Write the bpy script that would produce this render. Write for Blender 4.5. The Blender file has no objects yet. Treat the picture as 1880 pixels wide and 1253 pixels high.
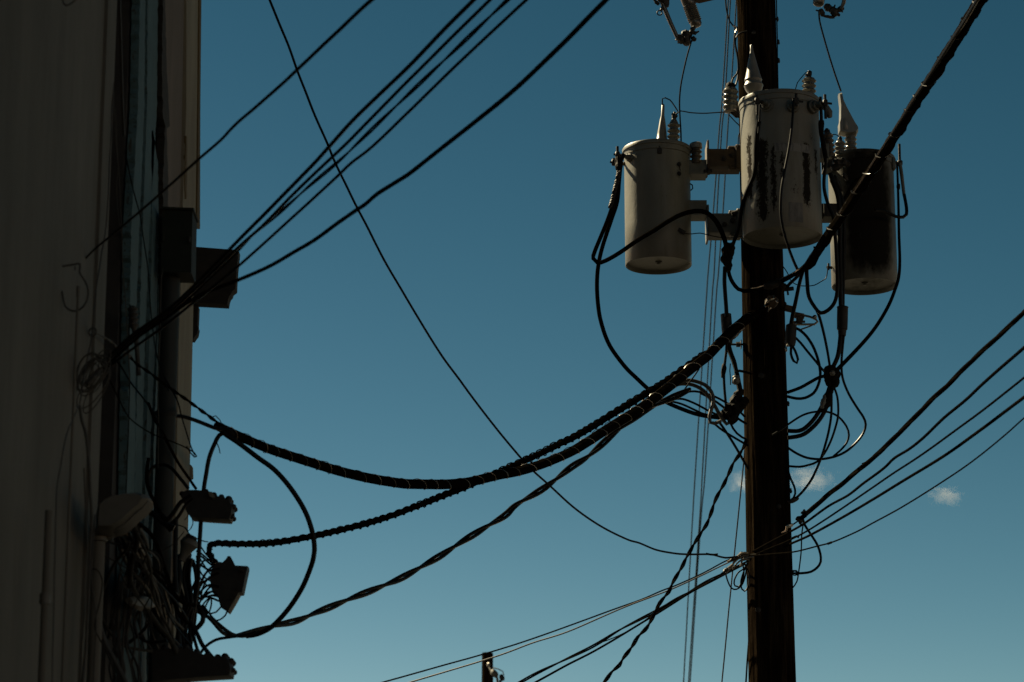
import bpy, math, random
from mathutils import Vector, Matrix, noise as mnoise
random.seed(7)
R = math.radians
sc = bpy.context.scene
COL = sc.collection
F = 5000.0; PITCH = R(14.5); CAM = Vector((0, 0, 1.6))
FW = Vector((0, math.cos(PITCH), math.sin(PITCH))); UP = Vector((0, -math.sin(PITCH), math.cos(PITCH)))

def ray(px, py):
    return Vector((1, 0, 0)) * ((px - 940) / F) + UP * (-(py - 626.5) / F) + FW
def P(px, py, Y):                       # the world point seen at px,py that stands Y metres down the street
    d = ray(px, py); return CAM + d * (Y / d.y)
def K(py, Y):                           # metres per photo pixel there
    return (Y / ray(940, py).y) / F
WX = -1.82                              # the street front of the buildings
def wallY(px, py=626.5):
    return WX / P(px, py, 1).x

# ------------------------------------------------------------------ materials
class N:
    def __init__(s, name):
        s.m = bpy.data.materials.new(name); s.m.use_nodes = True
        s.t = s.m.node_tree; s.b = s.t.nodes['Principled BSDF']; s.out = s.t.nodes['Material Output']
    def n(s, t, **k):
        o = s.t.nodes.new(t)
        for a, v in k.items():
            if a.startswith('i_'): o.inputs[a[2:].replace('_', ' ')].default_value = v
            else: setattr(o, a, v)
        return o
    def l(s, a, b): s.t.links.new(a, b)
    def math(s, op, a, b=None, clamp=False):
        o = s.t.nodes.new('ShaderNodeMath'); o.operation = op; o.use_clamp = clamp
        for i, v in enumerate((a, b)):
            if v is None: continue
            if isinstance(v, (int, float)): o.inputs[i].default_value = v
            else: s.l(v, o.inputs[i])
        return o.outputs[0]
    def noise(s, scale, detail=4, stretch=(1, 1, 1), coord='Object', rough=.6):
        tc = s.n('ShaderNodeTexCoord'); mp = s.n('ShaderNodeMapping'); mp.inputs['Scale'].default_value = stretch
        s.l(tc.outputs[coord], mp.inputs[0]); no = s.n('ShaderNodeTexNoise')
        no.inputs['Scale'].default_value = scale; no.inputs['Detail'].default_value = detail; no.inputs['Roughness'].default_value = rough
        s.l(mp.outputs[0], no.inputs['Vector']); return no.outputs['Fac']
    def ramp(s, fac, stops):
        r = s.n('ShaderNodeValToRGB'); e = r.color_ramp.elements
        while len(e) < len(stops): e.new(.5)
        for i, (p, c) in enumerate(stops):
            e[i].position = p; e[i].color = tuple(c) + (1,)
        s.l(fac, r.inputs[0]); return r.outputs[0]
    def mix(s, fac, a, b):
        o = s.n('ShaderNodeMix', data_type='RGBA')
        if isinstance(fac, (int, float)): o.inputs[0].default_value = fac
        else: s.l(fac, o.inputs[0])
        for i, v in ((6, a), (7, b)):
            if isinstance(v, tuple): o.inputs[i].default_value = v + (1,)
            else: s.l(v, o.inputs[i])
        return o.outputs[2]
    def bump(s, h, st, dist=.01):
        b = s.n('ShaderNodeBump'); b.inputs['Strength'].default_value = st; b.inputs['Distance'].default_value = dist
        s.l(h, b.inputs['Height']); s.l(b.outputs[0], s.b.inputs['Normal'])
    def fin(s, col, rough=.5, metal=0, spec=.5):
        if isinstance(col, tuple): s.b.inputs['Base Color'].default_value = col + (1,)
        else: s.l(col, s.b.inputs['Base Color'])
        if isinstance(rough, (int, float)): s.b.inputs['Roughness'].default_value = rough
        else: s.l(rough, s.b.inputs['Roughness'])
        s.b.inputs['Metallic'].default_value = metal
        s.b.inputs['Specular IOR Level'].default_value = spec
        return s.m

def simple(name, c1, c2, scale=8, stretch=(1, 1, 1), rough=.5, metal=0, bump=.0, spec=.5, lo=.35, hi=.65, detail=5):
    k = N(name); f = k.noise(scale, detail, stretch)
    c = k.ramp(f, [(lo, c1), (hi, c2)])
    if bump: k.bump(f, bump)
    return k.fin(c, rough, metal, spec)

M = {}
M['black'] = simple('black_rubber', (.0022, .0021, .002), (.004, .0037, .0033), 12, rough=.42, spec=.09)
M['dull'] = simple('weathered_black_rubber', (.0025, .0022, .0018), (.0055, .0045, .0034), 12, rough=.8, spec=0)
M['bundle'] = simple('old_cable_jacket', (.0025, .0021, .0017), (.006, .0048, .0034), 10, rough=.8, spec=0)
M['gloss'] = simple('glossy_black_jacket', (.0025, .0023, .002), (.005, .0042, .0034), 12, rough=.32, spec=.02)
M['grey_cable'] = simple('grey_cable_jacket', (.02, .0175, .014), (.038, .033, .026), 25, rough=.5)
M['wallwire'] = simple('dusty_wire_jacket', (.020, .020, .017), (.036, .035, .029), 20, rough=.7)
M['tanglewire'] = simple('darker_grey_wire_jacket', (.011, .011, .0095), (.022, .0215, .018), 20, rough=.75, spec=.1)  # darker version of the wallwire tone, for the tangle
M['darkwire'] = simple('dusty_dark_wire', (.012, .012, .011), (.03, .03, .027), 20, rough=.7)
M['line'] = simple('distant_black_line', (.004, .004, .004), (.006, .006, .006), 5, rough=.95, spec=.1)
M['bare'] = simple('bare_metal_wire', (.3, .27, .22), (.45, .41, .35), 30, rough=.35, metal=1)
M['barealu'] = simple('dull_aluminium', (.14, .13, .11), (.25, .23, .2), 30, rough=.42, metal=.8)
M['iron'] = simple('weathered_iron', (.005, .0045, .004), (.015, .012, .009), 30, rough=.6, bump=.3, spec=.3)
M['rust'] = simple('rusty_steel', (.024, .014, .007), (.055, .034, .016), 14, rough=.8, bump=.4)
M['galv'] = simple('dull_galvanised_steel', (.05, .05, .042), (.10, .097, .08), 10, rough=.55, metal=.3)
M['porc'] = simple('grey_porcelain', (.068, .065, .055), (.12, .114, .097), 6, rough=.16, spec=.6)
M['porc_brown'] = simple('brown_grey_porcelain', (.035, .03, .024), (.075, .063, .05), 9, rough=.25)
M['cover'] = simple('grey_plastic_cover', (.09, .088, .077), (.135, .131, .115), 7, rough=.4)
M['tape'] = simple('lumpy_black_tape', (.003, .003, .0025), (.008, .0065, .005), 40, rough=.7, bump=.8, spec=.05)
M['plastic'] = simple('black_moulded_plastic', (.004, .004, .004), (.010, .010, .009), 20, rough=.6, spec=.3)
M['box'] = simple('dark_green_steel', (.008, .011, .009), (.014, .018, .014), 5, rough=.7, spec=.15)
M['pipe'] = simple('dark_painted_pipe', (.011, .014, .014), (.02, .025, .024), 4, (1, 1, .3), rough=.6, spec=.2)
M['hood'] = simple('grey_cast_hood', (.045, .045, .038), (.072, .07, .06), 6, rough=.6, bump=.2)
M['wood_dark'] = simple('dark_weathered_wood', (.005, .0044, .003), (.013, .0108, .0068), 9, (1, 1, 4), rough=.9, bump=.6)
M['void'] = simple('gap_shade_black', (.012, .012, .012), (.028, .028, .027), 3, rough=.9)  # near-black colour paints in the shade of the deep gap

def stucco(name, a, b, c, seams=()):
    k = N(name)
    f1 = k.noise(1.6, 7, (1, .8, .5)); f2 = k.noise(40, 3, (1, 1, .6)); f3 = k.noise(5, 6, (1, .9, .14), rough=.7)
    base = k.ramp(f1, [(.3, a), (.55, b), (.75, c)])
    streak = k.ramp(f3, [(.40, (.70, .69, .66)), (.66, (1, 1, 1))])
    mm = k.n('ShaderNodeMix', data_type='RGBA', blend_type='MULTIPLY'); mm.inputs[0].default_value = .75
    k.l(base, mm.inputs[6]); k.l(streak, mm.inputs[7]); k.bump(f2, .5, .004)
    return k.fin(mm.outputs[2], .85, 0, .3)
M['cream'] = stucco('streaked_cream_plaster', (.078, .077, .067), (.101, .099, .087), (.124, .120, .106))
M['pink'] = stucco('faded_pink_plaster', (.10, .082, .068), (.12, .10, .082), (.145, .12, .098))
M['trim'] = stucco('faded_cream_trim', (.17, .155, .115), (.21, .195, .145), (.25, .23, .17))
M['rusttrim'] = stucco('rust_stained_trim', (.08, .056, .022), (.11, .08, .034), (.135, .10, .045))

def teal():
    k = N('peeling_teal_paint')
    f = k.noise(14, 6, (1, 3, .35)); g = k.noise(60, 4, (1, 4, .12))
    c = k.ramp(f, [(.25, (.034, .070, .082)), (.5, (.052, .102, .118)), (.72, (.07, .128, .142))])
    d = k.ramp(g, [(.36, (0, 0, 0)), (.46, (1, 1, 1))])
    c = k.mix(d, (.03, .035, .033), c); k.bump(g, .6, .003)
    return k.fin(c, .75, 0, .3)
M['teal'] = teal()

def polewood():
    k = N('creosoted_pole_wood')
    f = k.noise(30, 8, (1, 1, .06)); g = k.noise(5, 4, (1, 1, .25)); h = k.noise(120, 4, (1, 1, .08))
    a = k.ramp(f, [(.36, (.005, .0036, .0025)), (.5, (.012, .0085, .0055)), (.66, (.031, .0215, .0125))])
    b = k.ramp(g, [(.35, (.4, .4, .4)), (.65, (1, 1, 1))])
    mm = k.n('ShaderNodeMix', data_type='RGBA', blend_type='MULTIPLY'); mm.inputs[0].default_value = 1
    k.l(a, mm.inputs[6]); k.l(b, mm.inputs[7])
    s = k.math('ADD', f, k.math('MULTIPLY', h, .5)); k.bump(s, 1.0, .02)
    return k.fin(mm.outputs[2], .95, 0, 0)
M['pole'] = polewood()

def tankpaint(name, streaks=(), blobs=(), base=((.098, .096, .082), (.136, .133, .113)), yellow=.0):
    k = N(name)
    tc = k.n('ShaderNodeTexCoord'); sp = k.n('ShaderNodeSeparateXYZ'); k.l(tc.outputs['Object'], sp.inputs[0])
    X, Z = sp.outputs[0], sp.outputs[2]
    f = k.noise(5, 5, (1, 1, .5)); g = k.noise(60, 6, (1, 1, .5)); w = k.noise(22, 5, (1, 1, .6)); d = k.noise(9, 6, (1, 1, .12))
    col = k.ramp(f, [(.3, base[0]), (.7, base[1])])
    run = k.ramp(d, [(.50, (1, 1, 1)), (.78, (.62, .56, .44))])
    mm = k.n('ShaderNodeMix', data_type='RGBA', blend_type='MULTIPLY'); mm.inputs[0].default_value = .8
    k.l(col, mm.inputs[6]); k.l(run, mm.inputs[7]); col = mm.outputs[2]
    sm = k.ramp(g, [(.66, (0, 0, 0)), (.70, (1, 1, 1))])
    col = k.mix(k.math('MULTIPLY', sm, .7), col, (.06, .045, .03))
    tot = None; st = None
    for (x0, wd, z0, z1, amt) in streaks:
        xx = k.math('ADD', X, k.math('MULTIPLY', k.math('SUBTRACT', w, .5), wd * 1.2))
        a = k.math('SUBTRACT', 1, k.math('DIVIDE', k.math('ABSOLUTE', k.math('SUBTRACT', xx, x0)), wd), True)
        b = k.math('MULTIPLY', k.math('DIVIDE', k.math('SUBTRACT', Z, z0), .10, True), k.math('DIVIDE', k.math('SUBTRACT', z1, Z), .06, True))
        v = k.math('MULTIPLY', k.math('MULTIPLY', a, b), amt)
        tot = v if tot is None else k.math('MAXIMUM', tot, v)
    if tot is not None:
        q = k.math('ADD', tot, k.math('MULTIPLY', k.math('SUBTRACT', k.noise(62, 8, (1, 1, .6), rough=.8), .5), 3.0))
        q = k.math('DIVIDE', k.math('SUBTRACT', q, .30), .32, True)
        q = k.math('MULTIPLY', q, k.math('GREATER_THAN', tot, .02)); st = q
        col = k.mix(k.math('MULTIPLY', q, .95), col, (.008, .006, .0045))
    tot = None
    for (x0, wd, z0, zh) in blobs:
        a = k.math('DIVIDE', k.math('SUBTRACT', X, x0), wd); b = k.math('DIVIDE', k.math('SUBTRACT', Z, z0), zh)
        a = k.math('POWER', k.math('ABSOLUTE', a), 4); b = k.math('POWER', k.math('ABSOLUTE', b), 6)
        v = k.math('SUBTRACT', 1.15, k.math('ADD', a, b), True)
        tot = v if tot is None else k.math('MAXIMUM', tot, v)
    if tot is not None:
        q = k.math('ADD', tot, k.math('MULTIPLY', k.math('SUBTRACT', w, .5), .9))
        q = k.math('DIVIDE', k.math('SUBTRACT', q, .1), .75, True)
        col = k.mix(k.math('MULTIPLY', q, .93), col, (.004, .0035, .003)); st = q
    k.bump(f, .25, .02); k.fin(col, .45, 0, .25)
    if st is not None: k.l(k.math('SUBTRACT', .25, k.math('MULTIPLY', st, .22)), k.b.inputs['Specular IOR Level']); k.l(k.math('ADD', .45, k.math('MULTIPLY', st, .5)), k.b.inputs['Roughness'])
    return k.m

# ------------------------------------------------------------------ mesh builder
def smoothpts(pts, step):
    """Catmull-Rom through rows of numbers (first two are photo px), resampled about every `step` px"""
    n = len(pts)
    if n == 2: 
        m = max(2, int(math.hypot(pts[1][0] - pts[0][0], pts[1][1] - pts[0][1]) / step))
        return [tuple(a + (b - a) * i / m for a, b in zip(*pts)) for i in range(m + 1)]
    out = []
    for i in range(n - 1):
        p0 = pts[max(i - 1, 0)]; p1 = pts[i]; p2 = pts[i + 1]; p3 = pts[min(i + 2, n - 1)]
        m = max(1, int(math.hypot(p2[0] - p1[0], p2[1] - p1[1]) / step))
        for j in range(m):
            t = j / m
            out.append(tuple(.5 * ((2 * b) + (c - a) * t + (2 * a - 5 * b + 4 * c - d) * t * t + (3 * b - a - 3 * c + d) * t ** 3) for a, b, c, d in zip(p0, p1, p2, p3)))
    out.append(tuple(float(v) for v in pts[-1])); return out

class MB:
    def __init__(s): s.v = []; s.f = []
    def ring(s, c, a, b, r, n):
        i0 = len(s.v)
        for i in range(n):
            t = 2 * math.pi * i / n; s.v.append(c + (a * math.cos(t) + b * math.sin(t)) * r)
        return i0
    def join(s, i0, i1, n):
        for i in range(n):
            j = (i + 1) % n; s.f.append((i0 + i, i0 + j, i1 + j, i1 + i))
    def tube(s, pts, rad, n=8, cap=True):
        pts = [Vector(p) for p in pts]; m = len(pts)
        if not hasattr(rad, '__len__'): rad = [rad] * m
        a = None; last = None
        for i in range(m):
            t = (pts[min(i + 1, m - 1)] - pts[max(i - 1, 0)])
            t = t.normalized() if t.length > 1e-9 else Vector((0, 0, 1))
            if a is None: a = t.orthogonal().normalized()
            a = (a - t * a.dot(t)); a = a.normalized() if a.length > 1e-6 else t.orthogonal().normalized()
            b = t.cross(a); i0 = s.ring(pts[i], a, b, rad[i], n)
            if last is not None: s.join(last, i0, n)
            elif cap: s.f.append(tuple(i0 + k for k in range(n))[::-1])
            last = i0
        if cap: s.f.append(tuple(last + k for k in range(n)))
        return s
    def cyl(s, p0, p1, r0, r1=None, n=16):
        return s.tube([p0, p1], [r0, r0 if r1 is None else r1], n)
    def lathe(s, p0, p1, prof, n=24):
        """prof: (t along p0-p1 in metres, radius)"""
        p0 = Vector(p0); ax = (Vector(p1) - p0).normalized(); a = ax.orthogonal().normalized(); b = ax.cross(a); last = None
        for (t, r) in prof:
            i0 = s.ring(p0 + ax * t, a, b, max(r, 1e-4), n)
            if last is not None: s.join(last, i0, n)
            else: s.f.append(tuple(i0 + k for k in range(n))[::-1])
            last = i0
        s.f.append(tuple(last + k for k in range(n))); return s
    def box(s, c, size, rot=None, bev=0):
        hx, hy, hz = [d / 2 for d in size]; c = Vector(c); rot = rot or Matrix.Identity(3)
        if bev:
            b = min(bev, hx * .9, hy * .9, hz * .9); i0 = len(s.v); idx = {}
            for sx in (-1, 1):
                for sy in (-1, 1):
                    for sz in (-1, 1):
                        for ax in range(3):
                            q = [sx * (hx - b), sy * (hy - b), sz * (hz - b)]; q[ax] = (sx * hx, sy * hy, sz * hz)[ax]
                            idx[(sx, sy, sz, ax)] = len(s.v); s.v.append(c + rot @ Vector(q))
            S = (-1, 1)
            for ax in range(3):
                o = [i for i in range(3) if i != ax]
                for sg in S:
                    def key(u, w):
                        k = [0, 0, 0]; k[ax] = sg; k[o[0]] = u; k[o[1]] = w; return tuple(k)
                    s.f.append(tuple(idx[key(u, w) + (ax,)] for u, w in ((-1, -1), (1, -1), (1, 1), (-1, 1))))
            for ax in range(3):                                  # edges along ax
                o = [i for i in range(3) if i != ax]
                for u in S:
                    for w in S:
                        def key(e):
                            k = [0, 0, 0]; k[ax] = e; k[o[0]] = u; k[o[1]] = w; return tuple(k)
                        s.f.append((idx[key(-1) + (o[0],)], idx[key(1) + (o[0],)], idx[key(1) + (o[1],)], idx[key(-1) + (o[1],)]))
            for sx in S:
                for sy in S:
                    for sz in S: s.f.append(tuple(idx[(sx, sy, sz, a)] for a in range(3)))
            return s
        i0 = len(s.v)
        for z in (-hz, hz):
            for x, y in ((-hx, -hy), (hx, -hy), (hx, hy), (-hx, hy)): s.v.append(c + rot @ Vector((x, y, z)))
        for f in ((0, 3, 2, 1), (4, 5, 6, 7), (0, 1, 5, 4), (1, 2, 6, 5), (2, 3, 7, 6), (3, 0, 4, 7)): s.f.append(tuple(i0 + k for k in f))
        return s
    def prism(s, poly, Y, depth):
        """an outline at its own distance Y, extruded `depth` metres down the street"""
        n = len(poly); i0 = len(s.v); pts = [P(x, y, Y) for x, y in poly]
        s.v += pts + [p + Vector((0, depth, 0)) for p in pts]
        s.f.append(tuple(i0 + k for k in range(n))); s.f.append(tuple(i0 + n + k for k in range(n))[::-1])
        for k in range(n):
            j = (k + 1) % n; s.f.append((i0 + k, i0 + n + k, i0 + n + j, i0 + j))
        return s
    def blob(s, p0, p1, r, seed=0, lump=.25, n=12, m=9):
        p0 = Vector(p0); p1 = Vector(p1); L = (p1 - p0).length; ax = (p1 - p0).normalized(); a = ax.orthogonal().normalized(); b = ax.cross(a); last = None
        for i in range(m):
            u = i / (m - 1); rr = r * (.35 + .65 * math.sin(math.pi * min(max(u, .02), .98)) ** .45); i0 = len(s.v)
            for k in range(n):
                t = 2 * math.pi * k / n; d = a * math.cos(t) + b * math.sin(t)
                q = 1 + lump * mnoise.noise(Vector((math.cos(t) * 1.6, math.sin(t) * 1.6, u * 5 + seed * 7.3)))
                s.v.append(p0 + ax * (L * u) + d * rr * q)
            if last is not None: s.join(last, i0, n)
            else: s.f.append(tuple(i0 + k for k in range(n))[::-1])
            last = i0
        s.f.append(tuple(last + k for k in range(n))); return s
    def torus(s, c, ax, Rr, r, n=20, k=8):
        ax = Vector(ax).normalized(); a = ax.orthogonal().normalized(); b = ax.cross(a); rings = []
        for i in range(n):
            t = 2 * math.pi * i / n; d = a * math.cos(t) + b * math.sin(t); rings.append(s.ring(Vector(c) + d * Rr, d, ax, r, k))
        for i in range(n): s.join(rings[i], rings[(i + 1) % n], k)
        return s
    def build(s, name, mat, parent=None, smooth=True, origin=None):
        me = bpy.data.meshes.new(name)
        if parent is not None:
            off = parent.location.copy(); q = parent.parent
            while q is not None: off += q.location; q = q.parent
        else:
            off = Vector(origin) if origin is not None else sum(s.v, Vector()) / len(s.v)
        me.from_pydata([v - off for v in s.v], [], s.f); me.materials.append(M[mat] if isinstance(mat, str) else mat)
        import bmesh
        bm = bmesh.new(); bm.from_mesh(me); bmesh.ops.recalc_face_normals(bm, faces=bm.faces); bm.to_mesh(me); bm.free()
        me.update()
        o = bpy.data.objects.new(name, me); COL.objects.link(o)
        if smooth:
            me.polygons.foreach_set('use_smooth', [True] * len(me.polygons))
            try: me.set_sharp_from_angle(angle=R(38))
            except Exception: pass
        if parent is not None: o.parent = parent
        else: o.location = off
        return o

def tag(o, label, cat, group=None):
    o['label'] = label; o['category'] = cat
    if group: o['group'] = group
    return o
def struct(o): o['kind'] = 'structure'; return o
def thing(name, label, cat, loc, group=None):
    o = bpy.data.objects.new(name, None); COL.objects.link(o); o.location = loc; o.empty_display_size = .1
    return tag(o, label, cat, group)

# ------------------------------------------------------------------ wires
def path3(pts, depth, step=6, wob=.2):
    if callable(depth): rows = [tuple(p[:2]) + (depth(p[0]),) for p in pts]
    else:
        d0, d1 = depth if isinstance(depth, tuple) else (depth, depth)
        L = [0]
        for a, b in zip(pts, pts[1:]): L.append(L[-1] + math.hypot(b[0] - a[0], b[1] - a[1]))
        rows = [tuple(p[:2]) + (d0 + (d1 - d0) * l / L[-1],) for p, l in zip(pts, L)]
    out = []; sd = random.random() * 100; s = 0; last = None
    for (x, y, Y) in smoothpts(rows, step):
        if last: s += math.hypot(x - last[0], y - last[1])
        last = (x, y)
        x += wob * mnoise.noise(Vector((s / 60, sd, 0))) * 1.6; y += wob * mnoise.noise(Vector((s / 60, sd, 9))) * 1.6
        out.append((P(x, y, Y), K(y, Y), s))
    return out
def frames(c):
    fr = []; a = None
    for i in range(len(c)):
        t = (c[min(i + 1, len(c) - 1)] - c[max(i - 1, 0)]).normalized()
        if a is None: a = t.orthogonal().normalized()
        a = (a - t * a.dot(t)).normalized(); fr.append((a, t.cross(a)))
    return fr
WG = {}
def wire(label, pts, w, depth=20, mat='black', name='wire', cat='wire', group=None, twist=None, lash=None, wob=.2, step=6, irregular=0):
    """twist=(strands, pitch px); lash=(pitch px, wire px, material) adds a wound wire as a part"""
    w0, w1 = w if isinstance(w, tuple) else (w, w)
    if twist or lash: step = min(step, ((twist or lash)[1] if twist else lash[0]) / 10)
    pp = path3(pts, depth, step, wob); tot = pp[-1][2] or 1
    if name in ('service_cable', 'service_wire', 'lashed_cable', 'twisted_cable') or mat == 'line' or 'long thin wire' in label:
        for end in (0, -1):                       # a span that leaves the photo goes on down the street
            x, y = pts[end][:2]
            if 0 <= x <= 1880 and 0 <= y <= 1253: continue
            a, b = (pp[0], pp[3]) if end == 0 else (pp[-1], pp[-4]); d = (a[0] - b[0]).normalized(); Lx = 14.0
            if d.z < -.02: Lx = min(Lx, (a[0].z - .1) / -d.z)
            more = [(a[0] + d * Lx * i / 40 + Vector((0, 0, .0)), a[1], a[2]) for i in range(1, 41)]
            pp = more[::-1] + pp if end == 0 else pp + more
    c = [p[0] for p in pp]; ww = [w0 + (w1 - w0) * p[2] / tot for p in pp]
    if irregular:
        sd = random.random() * 50; ww = [a * (1 + irregular * mnoise.noise(Vector((p[2] / 9, sd, 0)))) for a, p in zip(ww, pp)]
    mb = MB()
    if twist:
        n, pitch = twist; fr = frames(c)
        for k in range(n):
            ph = 2 * math.pi * k / n; q = []; rr = []
            for (p, kk, s), (a, b), wi in zip(pp, fr, ww):
                t = ph + 2 * math.pi * s / pitch
                rs = wi * kk / 2 * (.54 if n == 3 else .5); off = wi * kk / 2 - rs
                q.append(p + (a * math.cos(t) + b * math.sin(t)) * off); rr.append(rs)
            mb.tube(q, rr, 7)
    else:
        mb.tube(c, [a * p[1] / 2 for a, p in zip(ww, pp)], 8 if max(w0, w1) > 4 else 6)
    if lash:
        root = thing(name, label, cat, c[0], group)
        mb.build('cable_jacket', mat, root)
        lb = MB(); fr = frames(c); q = []; rr = []; sd = random.random() * 9
        for (p, kk, s), (a, b), wi in zip(pp, fr, ww):
            t = 2 * math.pi * s / lash[0] + 3.2 * mnoise.noise(Vector((s / 55, sd, 0)))
            loose = 1.0 + .22 * max(0, mnoise.noise(Vector((s / 35, sd, 4))))
            q.append(p + (a * math.cos(t) + b * math.sin(t)) * (wi * kk / 2 * loose + lash[1] * kk * .3)); rr.append(lash[1] * kk / 2)
        lb.tube(q, rr, 5); lb.build('lashing_wire', lash[2], root)
        return root
    return tag(mb.build(name, mat), label, cat, group)

def lath(mb, a, b, Y, prof, n=22, Y2=None):
    """lathe from photo point a to b at distance Y; prof = (fraction of length, radius in px)"""
    p0 = P(a[0], a[1], Y); p1 = P(b[0], b[1], Y2 or Y); L = (p1 - p0).length; k = K(a[1], Y)
    return mb.lathe(p0, p1, [(t * L, r * k) for t, r in prof], n)
def ribs(n, rin, rout, f0=0., f1=1.):
    out = [(f0, rin)]; d = (f1 - f0) / n
    for i in range(n):
        s = f0 + i * d; out += [(s + .12 * d, rin), (s + .38 * d, rout * .97), (s + .52 * d, rout), (s + .62 * d, rout * .95), (s + .8 * d, rin * 1.04), (s + d, rin)]
    return out
def puff(mb, poly, Y, depth, rim=.86, lay=5):
    cx = sum(p[0] for p in poly) / len(poly); cy = sum(p[1] for p in poly) / len(poly); n = len(poly); last = None
    for i in range(lay):
        u = i / (lay - 1); s = rim + (1 - rim) * math.sin(math.pi * u) ** .5; i0 = len(mb.v)
        for x, y in poly:
            mb.v.append(P(cx + (x - cx) * s, cy + (y - cy) * s, Y) + Vector((0, depth * u, 0)))
        if last is not None: mb.join(last, i0, n)
        else: mb.f.append(tuple(i0 + k for k in range(n)))
        last = i0
    mb.f.append(tuple(last + k for k in range(n))[::-1]); return mb
def oc(ox, oy, s, pts):                  # notes taken on an enlarged photo crop, back to photo px
    return [(x / s + ox, y / s + oy) + tuple(r) for x, y, *r in pts]

# ================================================================== setting
mb = MB(); g = 3000
mb.v += [Vector((-g, -g, 0)), Vector((g, -g, 0)), Vector((g, g, 0)), Vector((-g, g, 0))]; mb.f.append((0, 1, 2, 3))
struct(mb.build('ground', simple('street_asphalt', (.014, .0135, .013), (.022, .021, .020), .8, rough=.9), smooth=False, origin=(0, 0, 0)))

# ------------------------------------------------------------------ buildings on the left
yA, yB, yC, yD = wallY(185), wallY(235), wallY(297), wallY(338)
def plank(mb, rows, out=.0, thick=.04, rag=0, seed=0):
    """board on the street front: rows = (py, px of near edge, px of far edge)"""
    if rag:
        rr = []
        for (y0, a0, b0), (y1, a1, b1) in zip(rows, rows[1:]):
            m = max(1, int((y1 - y0) / 9))
            for j in range(m):
                t = j / m; y = y0 + (y1 - y0) * t
                rr.append((y, a0 + (a1 - a0) * t + rag * mnoise.noise(Vector((y / 14, seed, 0))), b0 + (b1 - b0) * t + rag * mnoise.noise(Vector((y / 14, seed, 5)))))
        rr.append(rows[-1]); rows = rr
    for (y0, a0, b0), (y1, a1, b1) in zip(rows, rows[1:]):
        q = []
        for (x, y) in ((a0, y0), (b0, y0), (b1, y1), (a1, y1)):
            p = P(x, y, wallY(x, y)); q.append(Vector((WX + out, p.y, p.z)))
        i0 = len(mb.v); mb.v += q + [p - Vector((thick, 0, 0)) for p in q]
        for f in ((0, 1, 2, 3), (7, 6, 5, 4), (0, 3, 7, 4), (1, 5, 6, 2)) + (((0, 4, 5, 1),) if y0 == rows[0][0] else ()) + (((3, 2, 6, 7),) if y1 == rows[-1][0] else ()): mb.f.append(tuple(i0 + k for k in f))
    return mb
H = 9.6
b1 = thing('cream_building', 'cream plastered building with a plain streaked wall at the left edge', 'building', (WX, (3 + yA) / 2, 0))
MB().box(((-9 + WX) / 2, (3 + yA) / 2, H / 2), (9 + WX, yA - 3, H)).build('wall', 'cream', b1, False)
yE = wallY(168)
MB().box((WX + .004, (yE + yA) / 2 + .002, H / 2), (.02, yA - yE, H - .02)).build('corner_board', 'cream', b1, False)
MB().box((WX - 3.5, (3 + yA) / 2, H + .06), (7.3, yA - 2.7, .12)).build('roof', 'void', b1, False)

b2 = thing('teal_building', 'narrow building of peeling teal boards beside a gap coloured black for deep shade', 'building', (WX, (yB + yC) / 2, 0))
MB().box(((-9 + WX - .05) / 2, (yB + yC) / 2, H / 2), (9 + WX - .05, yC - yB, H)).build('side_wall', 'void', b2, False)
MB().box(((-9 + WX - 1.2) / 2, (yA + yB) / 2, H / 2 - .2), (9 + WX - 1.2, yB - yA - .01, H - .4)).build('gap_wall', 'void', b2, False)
TP = [[(-60, 259, 268), (0, 257, 267), (200, 253, 265), (420, 241, 256), (600, 238, 249), (800, 234, 248.5), (1000, 231, 246), (1300, 226, 242)],
      [(-60, 272, 291), (0, 271, 290), (200, 270, 288), (420, 262, 275), (600, 256, 267), (800, 249, 262), (1000, 247, 259), (1300, 243, 256)],
      [(240, 279, 281), (300, 278, 290), (420, 280, 292), (600, 275, 287), (800, 269, 277), (1000, 264, 272), (1300, 258, 268)],
      [(470, 293, 294), (600, 290, 294.5), (800, 283, 290), (1000, 278, 285), (1300, 272, 279)]]
for i, r in enumerate(TP): plank(MB(), r, rag=1.6, seed=i * 3.1).build('board', 'teal', b2, False)
plank(MB(), [(-60, 292, 295), (0, 292, 296), (120, 290, 299), (215, 292, 304), (232, 296, 304.5), (236, 296, 299), (330, 292, 302), (420, 293, 301), (700, 290, 294)], out=.02, rag=2.2, seed=20).build('edge_board', 'wood_dark', b2, False)
plank(MB(), [(-60, 221, 223), (0, 220.5, 222.5), (200, 226, 228), (250, 228.5, 230)], out=.0, thick=.01, rag=.6, seed=4).build('lath_strip', 'wood_dark', b2, False)

b3 = thing('pink_building', 'faded pink building with a rust stained cream corner trim against the sky', 'building', (WX, (yC + yD) / 2, 0))
MB().box(((-9 + WX - .1) / 2, (yC + yD) / 2 + .003, H / 2), (9 + WX - .1, yD - yC - .01, H)).build('wall', 'pink', b3, False)
MB().box((-5.72, (yD + 19.3) / 2 + .01, H / 2 - .1), (6.56, 19.3 - yD, H - .2)).build('rear_shade_wing', 'pink', b3, False)  # unseen wing, added and sized to shade the heavy cables near the building
plank(MB(), [(-60, 297, 338), (0, 297, 338), (380, 301, 331), (626, 297, 324), (1300, 279, 312)], thick=.08).build('wall_panel', 'pink', b3, False)
plank(MB(), [(-60, 338.5, 361), (0, 338.5, 360), (200, 338, 358), (380, 331.5, 356), (421, 331, 355), (460, 330, 353), (620, 324.5, 350), (850, 320, 345), (1000, 317, 340.5), (1300, 312.5, 334)], out=.012, thick=.08).build('corner_trim', 'trim', b3, False)
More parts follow.
